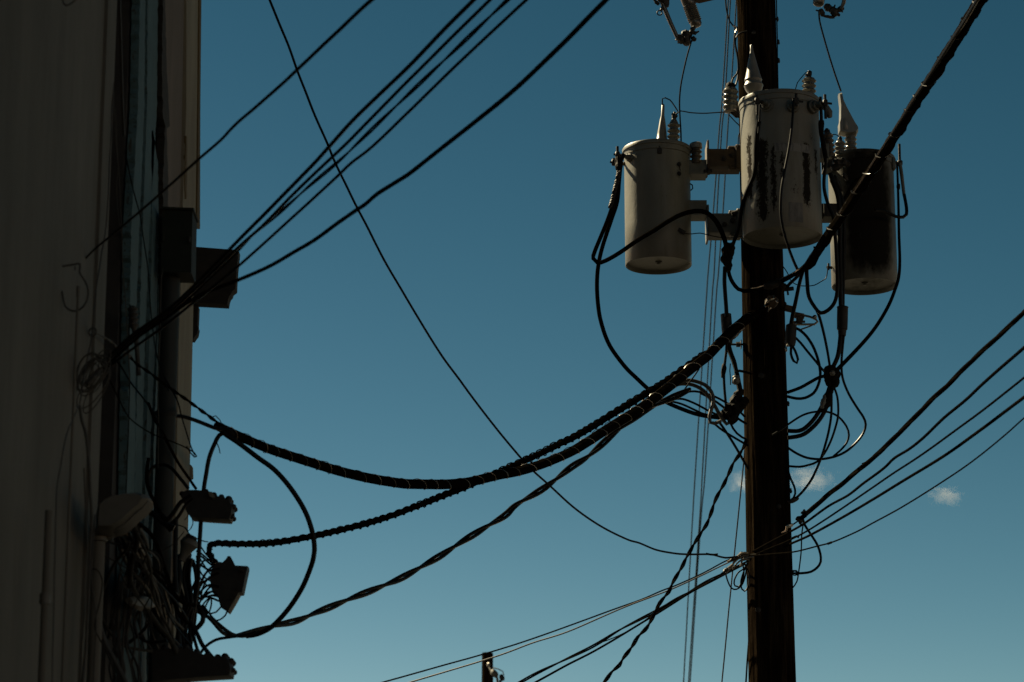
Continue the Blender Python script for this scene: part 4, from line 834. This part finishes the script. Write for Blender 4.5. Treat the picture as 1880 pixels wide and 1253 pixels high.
W2('thin cable from the long sleeve splice bulging far right and back to the pole', [(1550, 610), (1547, 637), (1545, 665), (1547, 694), (1558, 723), (1575, 751), (1585, 766), (1589.5, 780), (1585, 796), (1573, 812), (1556.5, 827), (1540, 836), (1523, 841), (1504, 843.5), (1482, 841), (1463, 833), (1446, 822)], 4.6, (19.6, 19.8))
W2('thin cable from the right knot hanging down to a hook on the pole', [(1526, 700), (1526.5, 730), (1526, 763), (1522, 790), (1516, 814), (1508.6, 838), (1500, 860), (1489, 882), (1475, 901), (1462, 914), (1450, 921)], 4.6, (19.62, 19.8))
W2('thin cable from the right knot turning back to the pole at its lowest loop', [(1530, 708), (1537, 728), (1539, 750), (1538, 768), (1532.5, 790), (1525, 811), (1514, 832), (1500, 848), (1485, 854), (1468, 857.5), (1446, 856)], 4.2, (19.64, 19.8))
W2('round cable loop standing out right of the pole', [(1418, 799), (1432, 790), (1446, 780), (1473, 763), (1497, 756.5), (1520.5, 757), (1540, 766), (1554, 783), (1558.5, 799), (1554, 814), (1542, 828), (1530, 838)], 4, 19.74)
wire('bent tab of cable against the right side of the pole', [(1448, 868), (1452, 880), (1458, 893), (1460, 907), (1453, 921)], 4, 19.85, 'black', 'cable_hook', 'cable')
c = MB(); c.blob(P(1447, 923, 19.8), P(1466, 914, 19.8), .018, 71, .5); tag(c.build('wire_hook', 'iron'), 'dark hook on the right side of the pole holding a hanging cable', 'hook')

# -- high voltage drops and small wires
wire('thin drop wire from the left cutout to the left transformer', [(1270, 74), (1263, 98), (1257, 122), (1250, 156), (1247.5, 185), (1248.5, 215), (1250, 240), (1250.5, 262)], 3, (19.55, 19.95))
wire('small wire looping over the grey cover of the left transformer', [(1216, 193), (1216, 182), (1221, 180), (1230, 184), (1239, 196), (1245, 207), (1240, 213)], 2.4, 19.97)
wire('fine wire from the left bushing to the surge arrester', [(1240, 210), (1250, 204), (1266, 207), (1290, 208.5), (1310, 207.5), (1331, 206)], 2.2, (19.95, 19.8))
wire('fine wire from the surge arrester back to the pole', [(1338, 211), (1350, 224), (1360, 235), (1356, 250), (1355, 270)], 2, 19.85)
wire('black lead dropping from the top left of the pole to the surge arrester', [(1331, -40), (1332, 0), (1334, 20), (1340, 40), (1350, 51), (1354, 53)], 2.8, 19.75)
wire('second lead bowing beside the pole above the surge arrester', [(1354, 50), (1350, 62), (1348.5, 74), (1352, 92), (1355, 110), (1355.5, 128), (1353, 136), (1346, 144), (1343, 153)], 3.4, 19.75)
wire('third lead hugging the pole above the surge arrester', [(1372, 58), (1359, 61), (1351, 70), (1350, 84), (1354, 104), (1356, 126), (1354, 146), (1350, 158)], 3.6, 19.78)
wire('small sunlit wire bend at the left edge of the upper pole', [(1345, 48), (1352, 50), (1353, 54), (1350, 60)], 2.6, 19.7, 'bare')
wire('thin drop wire from the right cutout to the right transformer', [(1503.5, 22), (1504.5, 36), (1508.5, 54), (1520, 95), (1532, 133), (1544, 168)], 3.2, (19.55, 19.98))
wire('fine wire looping from the lid to the right bushing of the centre transformer', [(1458, 172), (1461, 162), (1464, 152), (1469, 145.5), (1479, 134), (1487, 130), (1490, 132), (1489, 140)], 1.8, 19.3, 'dull')
wire('fine wire from the shaded arrester to the small bushing of the right transformer', [(1520, 248), (1526, 247), (1535, 247.5), (1540, 251), (1542, 256)], 1.8, 19.7)
wire('fine grounding wire from the left transformer to the pole', [(1252, 429), (1270, 430), (1285, 428.5), (1305, 433), (1325, 436.5), (1345, 437), (1362, 434)], 1.8, 19.8)
wire('fine grounding wire from the right transformer to the pole', [(1520, 490), (1519, 500), (1516, 512), (1506, 518), (1495, 524), (1480, 525.5), (1465, 524), (1452, 516), (1446, 502), (1438, 490)], 2, 19.85)
wire('small black ring on the right edge of the left transformer', [(1266, 337), (1271, 340), (1272, 346), (1268, 350)], 2.4, 19.9, name='wire_ring')

# -- low wires leaving the pole
G3 = 'wires running from the pole to the right edge'
wire('thickest twisted cable rising to the right edge', [(1470, 953), (1480, 944), (1495, 930), (1516, 912), (1540, 893), (1558, 877), (1575, 864), (1592, 850), (1605, 838), (1625, 821), (1659.5, 785), (1700, 745), (1743, 703), (1815, 634), (1880, 574), (1940, 520)], (9.5, 10), (19.75, 13), 'bundle', 'service_cable', 'cable', G3, twist=(3, 190), wob=1)
wire('second cable down of those rising to the right edge', [(1383, 1013), (1418, 994), (1447.5, 978), (1478.6, 960), (1520, 930), (1556, 910), (1582, 890), (1608.6, 871), (1626, 857), (1642.5, 841), (1670, 824), (1698, 802), (1733.7, 767), (1775, 733), (1810, 700), (1880, 639), (1940, 586)], (4, 6.6), (19.78, 13.2), 'dull', 'service_cable', 'cable', G3, wob=.8)
wire('third and thinner wire down of those rising to the right edge', [(1385, 1019), (1418, 1005), (1447.5, 993), (1489, 971), (1556, 927), (1600, 897), (1639, 870), (1688, 838), (1741, 800), (1800, 757), (1880, 694), (1940, 645)], (3.2, 4.6), (19.76, 13.4), 'dull', 'service_wire', 'wire', G3)
wire('fourth smooth cable down of those rising to the right edge', [(1440, 1004), (1453.7, 998), (1489, 982), (1556, 945), (1600, 919), (1639, 895), (1729, 840), (1787.5, 799), (1880, 730), (1940, 684)], (4.5, 6.6), (19.8, 13.5), 'bundle', 'service_cable', 'cable', G3)
wire('lowest thin wire of those rising to the right edge', [(1373, 1019), (1390, 1020), (1416, 1017.5), (1458, 1013.5), (1499, 1003.5), (1530.5, 995), (1571.5, 977), (1600, 962), (1655, 932), (1738, 880), (1793.6, 841), (1843, 801), (1880, 768), (1940, 716)], (2.8, 3.4), (19.74, 13.6), 'dull', 'service_wire', 'wire', G3)
wire('small tie lump on the lowest right hand wire', [(1519, 999), (1523, 997.5), (1527, 996)], 4.5, 18.9, 'black', 'wire_tie', 'wire tie')
wire('loose wire wound around the thickest right hand cable', [(1505, 919), (1530, 905), (1556, 884), (1578, 866), (1588, 855), (1590, 849), (1582, 852)], 2, (19.5, 19.1), 'bundle', 'wire', 'wire', wob=1.2)
W2('cable drooping from the right hand clamp in a loop back to the pole', [(1474, 953), (1478, 965), (1489, 982), (1501.5, 1003), (1507, 1024), (1504, 1038), (1489, 1050), (1468, 1053), (1455, 1053)], 4.6, 19.8)
wire('thin wire hanging from the right hand clamp to the pole', [(1475.5, 958), (1472, 982), (1471, 1012), (1467, 1045), (1463, 1068), (1455, 1080)], 2.6, 19.82)
cd = thing('cable_clamp', 'spiky black clamp at the start of the thickest right hand cable', 'clamp', P(1470, 955, 19.75))
c = MB()
for i, (a, b, r) in enumerate((((1463, 950), (1472, 960), 4.5), ((1466, 948), (1470, 963), 3.5), ((1461, 954), (1474, 952), 3), ((1472, 941), (1482, 945), 3.4), ((1476, 936), (1479, 950), 3.4), ((1471, 943), (1475, 940), 2))):
    c.blob(P(a[0], a[1], 19.72 + .01 * (i % 2)), P(b[0], b[1], 19.75), r * K(950, 19.7), 80 + i, .5)
c.build('jaw', 'iron', cd)
c = MB(); c.tube([P(1455, 964, 19.8), P(1465, 957, 19.76)], .006, 6); c.build('bail', 'iron', cd)
cd = thing('wire_bracket', 'small pale bent bracket on the right edge of the lower pole', 'bracket', P(1448, 968, 19.75))
c = MB(); c.tube([P(1436, 978, 19.79), P(1443, 975, 19.74), P(1444.5, 967, 19.72), P(1448, 966, 19.72)], .008, 6); c.box(P(1450, 965.5, 19.74), (.05, .03, .022), Matrix.Rotation(-.3, 3, 'Y'), .005); c.build('bracket', 'bare', cd)
c = MB(); c.tube([P(1455, 988, 19.9), P(1462, 985, 19.86), P(1467, 987, 19.86)], .008, 6); tag(c.build('hook', 'iron'), 'short dark hook right of the lower pole', 'hook')
c = MB(); c.torus(P(1459, 1053, 19.84), (.3, 1, .2), .016, .004); c.tube([P(1454, 1048, 19.85), P(1462, 1048, 19.84), P(1466, 1052, 19.84), P(1463, 1057, 19.84)], .005, 6); tag(c.build('wire_hook', 'iron'), 'wire hook at the right side of the pole under the drooping loop', 'hook')

G4 = 'wires running from the pole down to the bottom edge'
wire('upper thin wire running from the pole to the bottom left', [(1373, 1020), (1352, 1024), (1331, 1031), (1290, 1053), (1240, 1075.5), (1216, 1084.5), (1180, 1100), (1139.8, 1114.5), (998, 1166), (902, 1197), (703, 1253), (640, 1271)], (2.6, 3), (19.75, 27), 'dull', 'service_wire', 'wire', G4)
wire('lower thin wire running from the pole to the bottom left', [(1372, 1022), (1350, 1028), (1331, 1036), (1290, 1056), (1240, 1079), (1197, 1096), (1140, 1118), (1044, 1159.5), (980, 1180), (906, 1207), (753, 1253), (690, 1271)], (2.6, 3), (19.78, 25), 'black', 'service_wire', 'wire', G4)
wire('thick cable running from the pole to the bottom edge', [(1378, 1027), (1365.8, 1034), (1330, 1053), (1293, 1071), (1228, 1109), (1180, 1135), (1139.8, 1156), (1100, 1180), (1063, 1199.5), (1010, 1224), (952, 1254), (910, 1277)], (6.6, 6.6), (19.72, 23), 'bundle', 'service_cable', 'cable', G4, twist=(2, 260), wob=.8)
wire('thinner cable just under the thick one running to the bottom edge', [(1368, 1036), (1350, 1045), (1310, 1066), (1270, 1087), (1230, 1112), (1193, 1135), (1101.5, 1190), (1040, 1222), (983, 1253), (940, 1276)], (3.4, 4.2), (19.74, 22), 'dull', 'service_cable', 'cable', G4)
wire('loose strand wandering along the thick bottom cable', [(1330, 1049), (1290, 1076), (1235, 1102), (1180, 1142), (1140, 1165), (1110, 1178), (1095, 1181)], 2, (19.74, 21.6), 'bundle', wob=1.5)
wire('twisted drop cable snaking from the pole down to the bottom edge', [(1370, 808), (1366, 820), (1358, 833), (1346, 851), (1337, 874), (1328, 893), (1315.4, 914), (1306, 938), (1297, 963), (1279, 993), (1260, 1025), (1250, 1045), (1238, 1065), (1227, 1088), (1211, 1108), (1199, 1132), (1188, 1152), (1170.4, 1171), (1160, 1189), (1146, 1207), (1137, 1222), (1124.5, 1233), (1114, 1247), (1103, 1262), (1090, 1285)], (7.5, 8), (19.8, 17), 'dull', 'twisted_cable', 'cable', twist=(2, 56), wob=.9)
# coil of spare wire at the pole
c = MB()
for q in ([(1345, 1042), (1333, 1050), (1336, 1067), (1343, 1080), (1352, 1082), (1362, 1074), (1368, 1058), (1370, 1045), (1368, 1036)], [(1372, 1034), (1366, 1044), (1355, 1052), (1348, 1066), (1349, 1076), (1356, 1078), (1363, 1066), (1366, 1050), (1364, 1038)], [(1374, 1034), (1366, 1048), (1360, 1068), (1362, 1082), (1367, 1086), (1373, 1078), (1376, 1060), (1372, 1044)]):
    pp = path3(q, 19.74, 4, .3); c.tube([a[0] for a in pp], .006, 6)
tag(c.build('spare_wire_coil', 'black'), 'coil of spare wire hanging at the left edge of the lower pole', 'wire coil')
c = MB()
for q in ([(1332, 1046), (1345, 1036), (1358, 1024), (1372, 1020), (1395, 1018)], [(1335, 1032), (1350, 1024), (1362, 1016), (1374, 1016)], [(1345, 1045), (1356, 1032), (1366, 1026), (1376, 1028)], [(1334, 1052), (1344, 1040), (1350, 1026)], [(1360, 1040), (1364, 1028), (1372, 1024), (1384, 1023)]):
    pp = path3(q, 19.72, 4, .8); c.tube([a[0] for a in pp], .007, 6)
tag(c.build('wire_grips', 'barealu'), 'bright wire grips anchoring the low wires on the pole', 'wire grip')
c = MB(); c.blob(P(1358, 1018, 19.75), P(1378, 1026, 19.8), .03, 90, .6); c.blob(P(1340, 1030, 19.72), P(1360, 1022, 19.72), .014, 91, .5); c.blob(P(1328, 1050, 19.7), P(1336, 1044, 19.7), .012, 93, .5); tag(c.build('wire_anchor', 'iron'), 'dark anchor where the low wires meet the pole', 'anchor')

# ------------------------------------------------------------------ the tangle on the left building
T4 = lambda *p: [(x / 3.19 + 100, y / 3.19 + 860) for x, y in p]
GT = 'tangled cables below the weatherhead'
def tg(label, pts, w, d, mat='dull'): return wire(label, pts, w / 3.19, d, mat, 'tangled_cable', 'cable', GT, wob=.5)
tg('pale thick cable dropping from the mouth of the weatherhead', T4((430, 290), (470, 350), (485, 420), (465, 500), (445, 600), (450, 680), (500, 770), (560, 850), (610, 920), (670, 990), (710, 1080)), 30, (11.2, 12.6), 'tanglewire')
tg('black cable running from the weatherhead to the middle of the tangle', T4((480, 310), (560, 380), (600, 450), (650, 600), (700, 730), (760, 790), (820, 800)), 24, (11.3, 13.2))
tg('long cable falling from the weatherhead straight to the terminal block', T4((480, 370), (540, 500), (565, 620), (580, 740), (620, 850), (680, 960), (715, 1080)), 18, (11.25, 12.7), 'tanglewire')
tg('short dark cable under the hood of the weatherhead', T4((380, 380), (420, 480), (440, 600), (430, 700)), 16, 11.4)
tg('grey cable bowing left from the weatherhead then right to the terminal block', T4((440, 430), (420, 480), (350, 560), (300, 680), (270, 800), (290, 900), (340, 980), (420, 1045), (570, 1072)), 18, (11.2, 12.4), 'tanglewire')
tg('pale thin wire looping beside the weatherhead mast', T4((215, 590), (245, 592), (272, 630), (280, 680), (265, 780), (240, 880), (240, 950), (290, 1050), (340, 1160), (375, 1290)), 9, 11.05, 'tanglewire')
tg('black cable dropping in front of the teal boards into the upper tangle', T4((550, -60), (540, 40), (548, 110), (580, 190), (620, 260), (680, 370)), 22, 13.0)
wire('black cable arching over the drainpipe into the upper tap connector', [(307, 954), (291, 938), (277, 911), (272, 885), (274, 868), (283, 857), (300, 853), (315, 860), (332, 880), (346, 898)], 6.4, 13.25, 'black', 'arching_cable', 'cable', GT)
wire('brownish cable slanting down over the drainpipe to the upper tap connector', [(272, 740), (284, 770), (300, 798), (315, 828), (329, 853), (345, 876), (360, 898)], 5.4, (13.15, 13.5), 'bundle', 'slanting_cable', 'cable', GT)
tg('thick black cable forming the left arm of a V under the arch', T4((520, 230), (580, 270), (630, 315), (700, 350)), 34, 13.0, 'black')
tg('thick black cable forming the right arm of a V under the arch', T4((630, 330), (690, 270), (740, 200), (800, 160)), 26, 13.2, 'black')
tg('second black cable beside the right arm of the V', T4((650, 350), (720, 290), (770, 215), (810, 180)), 20, 13.25, 'black')
tg('thick black vertical cable in front of the drainpipe', T4((712, 300), (708, 500), (712, 700), (722, 900), (735, 1080)), 28, 13.15, 'black')
tg('dark cable leaning left across the teal boards', T4((450, 520), (420, 640), (380, 780), (340, 900), (320, 1000)), 30, 12.2, 'plastic')
tg('black cable bent in a hook over the lower teal boards', T4((420, 1030), (490, 980), (560, 900), (640, 800)), 20, 12.6, 'black')
tg('black cable curling low over the teal boards', T4((520, 810), (475, 870), (470, 950), (510, 1000), (570, 1020), (660, 1010)), 18, 12.5, 'black')
tg('dark cable along the mast down to the bottom edge', T4((260, 900), (300, 1030), (350, 1120), (420, 1260), (450, 1330)), 30, 11.6, 'darkwire')
tg('black cable from the twisted drop down to the terminal block', T4((790, 900), (830, 960), (870, 1040), (930, 1115)), 26, 13.3, 'black')
tg('black cable falling straight into the terminal block', T4((805, 780), (800, 900), (795, 1000), (790, 1090)), 30, 13.4, 'black')
tg('thick black cable from the rack falling left of the terminal block', T4((830, 780), (870, 870), (850, 920), (800, 970), (760, 1080)), 30, 13.5, 'black')
tg('black cable hanging below the terminal block', T4((800, 1180), (790, 1240), (785, 1330)), 16, 13.2, 'black')
tg('fine wire strung across the tangle to the drainpipe', T4((560, 530), (640, 480), (700, 440), (760, 370)), 5, 12.8, 'tanglewire')
tg('frayed thin wire near the grey rubber boot', T4((700, 330), (760, 345), (800, 395), (880, 430), (900, 432)), 7, 13.35, 'tanglewire')
wire('small thin loop by the cream trim', [(339, 955), (346, 945), (341, 935), (352, 950), (354, 963), (346, 975), (340, 968)], 2, 13.4, 'darkwire', 'wire_loop')
# the rack's own fan of loops
for i, (a, b, c_, d_) in enumerate((((404, 1044), (380, 1050), (368, 1072), (364, 1100)), ((402, 1052), (384, 1060), (372, 1080), (368, 1104)), ((402, 1078), (385, 1074), (372, 1082), (362, 1098)), ((404, 1090), (388, 1086), (374, 1092), (362, 1104)), ((414, 1100), (396, 1092), (380, 1096), (364, 1098)),
        ((414, 1108), (400, 1103), (388, 1098), (372, 1094)), ((390, 1030), (378, 1018), (370, 1006), (364, 998)), ((392, 1036), (376, 1022), (366, 1014), (360, 1012)), ((400, 1046), (384, 1034), (370, 1022), (362, 1020)), ((402, 1060), (386, 1054), (376, 1040), (366, 1024)), ((400, 1072), (388, 1076), (376, 1090), (366, 1108)), ((408, 1094), (394, 1086), (382, 1090), (370, 1102)), ((418, 1112), (404, 1098), (390, 1094), (372, 1098)), ((402, 1064), (388, 1062), (374, 1068), (364, 1084)), ((400, 1040), (388, 1042), (376, 1056), (367, 1078)), ((404, 1084), (386, 1078), (372, 1068), (362, 1050)), ((396, 1034), (384, 1028), (374, 1030), (366, 1044)), ((402, 1050), (390, 1050), (378, 1044), (364, 1034)), ((398, 1068), (384, 1066), (370, 1054), (360, 1030)))):
    wire('thin black wire fanned out between the rack and the hanging cables', [a, b, c_, d_], 3 + .5 * (i % 3), 13.65 + .02 * i, 'black', 'rack_wire', 'wire', 'wires fanned out from the cable rack')
for i, q in enumerate(([(418, 1120), (414, 1130), (404, 1138), (397, 1140), (385, 1128), (372, 1110)], [(406, 1114), (397, 1124), (388, 1127), (378, 1124), (370, 1112)], [(388, 1098), (388, 1110), (384, 1124), (378, 1128)], [(386, 1098), (380, 1108), (374, 1122), (368, 1128)], [(386, 1096), (376, 1106), (370, 1114), (366, 1124)])):
    wire('thin black wire looping under the cable rack', q, 3.4, 13.7 + .02 * i, 'black', 'rack_wire', 'wire', 'wires looping under the cable rack')
rnd = random.Random(11)
for i in range(34):
    x0, y0 = rnd.uniform(212, 262), rnd.uniform(945, 1000); x3, y3 = rnd.uniform(262, 352), rnd.uniform(1085, 1200)
    q = [(x0, y0)] + [(x0 + (x3 - x0) * t + rnd.uniform(-16, 16), y0 + (y3 - y0) * t + rnd.uniform(-8, 8)) for t in (.25, .5, .75)] + [(x3, y3)]
    wire('dark cable lost in the middle of the tangle below the weatherhead', q, rnd.uniform(3, 7.5), (11.5 + rnd.uniform(0, .3), 12.9 + rnd.uniform(0, .3)), rnd.choice(('black', 'dull', 'darkwire', 'darkwire')), 'tangled_cable', 'cable', 'dark cables in the middle of the tangle')
for i in range(15):
    x0 = rnd.uniform(312, 366); q = [(x0 + rnd.uniform(-4, 4), 1020 + rnd.uniform(-10, 10)), (x0 + rnd.uniform(-10, 10), 1060), (x0 + rnd.uniform(-12, 8), 1110), (x0 + rnd.uniform(-16, 4), 1150), (x0 + rnd.uniform(-20, 10), 1195)]
    wire('black cable packed among others between the boot and the terminal block', q, rnd.uniform(4, 8), 13.3 + rnd.uniform(0, .3), 'black', 'packed_cable', 'cable', 'black cables packed above the terminal block')
for i in range(15):
    x0 = rnd.uniform(205, 258); q = [(x0, 1080 + rnd.uniform(-30, 10)), (x0 - rnd.uniform(0, 12), 1130), (x0 - rnd.uniform(0, 16), 1180), (x0 + rnd.uniform(-14, 12), 1230), (x0 + rnd.uniform(-10, 20), 1290)]
    wire('thin dark cable trailing down the teal boards at the bottom', q, rnd.uniform(2.5, 5), 12.0, rnd.choice(('darkwire', 'plastic')), 'trailing_cable', 'cable', 'thin cables trailing down the teal boards')
rnd2 = random.Random(4)
for i in range(12):
    x0, y0 = rnd2.uniform(205, 262), rnd2.uniform(940, 1010); a = rnd2.uniform(14, 46); x3, y3 = x0 + rnd2.uniform(-10, 70), y0 + rnd2.uniform(60, 190)
    q = [(x0, y0), (x0 + a * rnd2.choice((-1, .6)), y0 + 28), ((x0 + x3) / 2 + rnd2.uniform(-26, 26), (y0 + y3) / 2), (x3 + rnd2.uniform(-12, 12), y3 - 22), (x3, y3)]
    wire('thin pale wire looping loosely through the tangle below the weatherhead', q, rnd2.uniform(1.6, 3.6), (11.3, 11.7 + rnd2.uniform(0, .5)), 'tanglewire', 'tangled_wire', 'wire', 'pale wires looping through the tangle')
# long thin wires down the walls
def wl(label, pts, w, mat='darkwire', off=.06, fix=None): return wire(label, pts, w, (lambda x: fix) if fix else (lambda x: wallY(x) * (1 - off / 1.9)), mat, 'wall_wire', 'wire', 'loose wires running down the walls', wob=.7)
wl('loose wire leaving the corner of the cream wall and slanting down past the ring', [(208, 150), (203, 260), (196, 400), (186, 470), (178, 520), (171, 590), (167, 625), (158, 670), (150, 720), (146, 745)], 2.6)
wl('long slanting wire from the coil to the lower left', [(147, 740), (137, 765), (122, 800), (112, 854), (104, 905), (101, 1000), (99, 1100), (95, 1260)], 2.4)
wl('pale bundle running down from the coil beside the mast', [(146, 745), (150, 770), (158, 800), (163, 850), (166, 900), (168, 960), (164, 1050), (160, 1150), (150, 1280)], 6, 'wallwire', fix=10.9)
wl('grey wire running beside the pale bundle to the bottom edge', [(154, 860), (158, 950), (161, 1020), (158, 1090), (152, 1170), (146, 1260)], 3, 'wallwire', fix=10.85)
wl('thin wire crossing the pale bundle low on the cream wall', [(175, 945), (170, 1010), (168, 1070), (176, 1130), (174, 1200), (170, 1280)], 3, 'darkwire', fix=10.9)
wl('fine pale wire hanging in the black gap, left one', [(208, 80), (209, 170), (212, 240), (219, 330), (223, 420), (226, 500), (231, 560), (235, 640), (238, 700)], 1.8, 'wallwire', fix=11.9)
wl('fine pale wire hanging in the black gap, middle one', [(212, 200), (215, 260), (217, 300), (214, 345), (218, 400), (223, 430)], 1.4, 'wallwire', fix=11.95)
wl('fine dark wire hanging over the teal boards', [(229, 276), (240, 330), (256, 390), (262, 430), (272, 500), (277, 570), (282, 620), (290, 660), (300, 690), (310, 720)], 2.4, 'black', fix=12.4)
wl('fine pale wire hanging along the edge of the teal boards', [(296, 505), (295, 560), (294, 600), (292, 660), (290, 700), (291, 780), (290, 860)], 2, 'wallwire', fix=13.2)
wl('thin wires running down the left edge of the teal boards', [(239, 560), (236, 640), (238, 700), (236, 790), (232, 880), (229, 960)], 2.6, 'black', fix=12.3)
wl('dark wire slanting from the coil across the boards', [(205, 655), (222, 672), (240, 702), (262, 730), (283, 760), (300, 800)], 3.2, 'black', fix=12.2)
wl('small black cable loop at the top edge of the cream wall', [(113, -8), (116, 6), (121, 11), (128, 8), (136, 2), (142, -8)], 3.4, 'darkwire', fix=9.6)
# coil of thin wire on the corner
c = MB(); cr = random.Random(5)
for i in range(11):
    cx, cy = 166 + cr.uniform(-6, 12), 690 + cr.uniform(-12, 34); a, b, th = cr.uniform(10, 19), cr.uniform(28, 48), R(28 + cr.uniform(-14, 14)); q = []
    for j in range(15):
        t = 2 * math.pi * j / 14; x, y = a * math.cos(t), b * math.sin(t); q.append((cx + x * math.cos(th) - y * math.sin(th), cy + x * math.sin(th) + y * math.cos(th)))
    pp = path3(q, 10.95 + i * .012, 6, .9); c.tube([a_[0] for a_ in pp], .0026, 5)
for q in ([(195, 668), (180, 654), (160, 652), (146, 668), (140, 690), (143, 706)], [(192, 672), (176, 660), (160, 666), (148, 684), (146, 704)]):
    pp = path3(q, 10.95, 6, .5); c.tube([a_[0] for a_ in pp], .0035, 5)
tag(c.build('wire_coil', 'wallwire'), 'messy coil of thin wire on the corner of the cream wall', 'wire coil')
tag(MB().blob(P(160, 706, 10.95), P(186, 676, 11.0), .014, 7, .6, 10, 14).build('coil_binding', 'darkwire'), 'dark binding in the middle of the wire coil', 'binding')

# ================================================================== light, sky, camera
SUN_EL, SUN_AZ = R(42), R(-49)          # azimuth from the view direction, to the left and behind the pole
sd = Vector((math.sin(SUN_AZ) * math.cos(SUN_EL), math.cos(SUN_AZ) * math.cos(SUN_EL), math.sin(SUN_EL)))
ld = bpy.data.lights.new('sun', 'SUN'); ld.energy = 5.0; ld.angle = R(.5); ld.color = (1, .84, .54)
lo = bpy.data.objects.new('sun', ld); COL.objects.link(lo); lo.rotation_euler = sd.to_track_quat('Z', 'Y').to_euler(); lo.location = (0, 0, 30)
w = bpy.data.worlds.new('World'); sc.world = w; w.use_nodes = True; t = w.node_tree; bg = t.nodes['Background']
sky = t.nodes.new('ShaderNodeTexSky'); sky.sky_type = 'NISHITA'; sky.sun_disc = False; sky.sun_elevation = SUN_EL; sky.sun_rotation = SUN_AZ
sky.air_density = .5; sky.dust_density = 0; sky.ozone_density = 1
# the photograph's contrasty teal grade, one curve per channel for the whole sky
sep = t.nodes.new('ShaderNodeSeparateColor'); cmb = t.nodes.new('ShaderNodeCombineColor'); t.links.new(sky.outputs[0], sep.inputs[0])
for i, (pw, k) in enumerate(((2.5, 19.5), (1.8, 5.95), (1.75, 2.74))):
    a = t.nodes.new('ShaderNodeMath'); a.operation = 'MULTIPLY'; a.inputs[1].default_value = .1; b = t.nodes.new('ShaderNodeMath'); b.operation = 'POWER'; b.inputs[1].default_value = pw
    c = t.nodes.new('ShaderNodeMath'); c.operation = 'MULTIPLY'; c.inputs[1].default_value = k
    t.links.new(sep.outputs[i], a.inputs[0]); t.links.new(a.outputs[0], b.inputs[0]); t.links.new(b.outputs[0], c.inputs[0]); t.links.new(c.outputs[0], cmb.inputs[i])
t.links.new(cmb.outputs[0], bg.inputs[0]); bg.inputs[1].default_value = .1
cam = bpy.data.cameras.new('camera'); co = bpy.data.objects.new('camera', cam); COL.objects.link(co); co.location = CAM; co.rotation_euler = (math.pi / 2 + PITCH, 0, 0)
cam.sensor_width = 36; cam.lens = 36 * F / 1880; cam.clip_start = .1; cam.clip_end = 8000
cam.dof.use_dof = True; cam.dof.focus_distance = 20.4; cam.dof.aperture_fstop = 5.0
sc.camera = co
sc.view_settings.view_transform = 'Standard'; sc.view_settings.look = 'None'; sc.view_settings.exposure = 1.6; sc.view_settings.gamma = 1
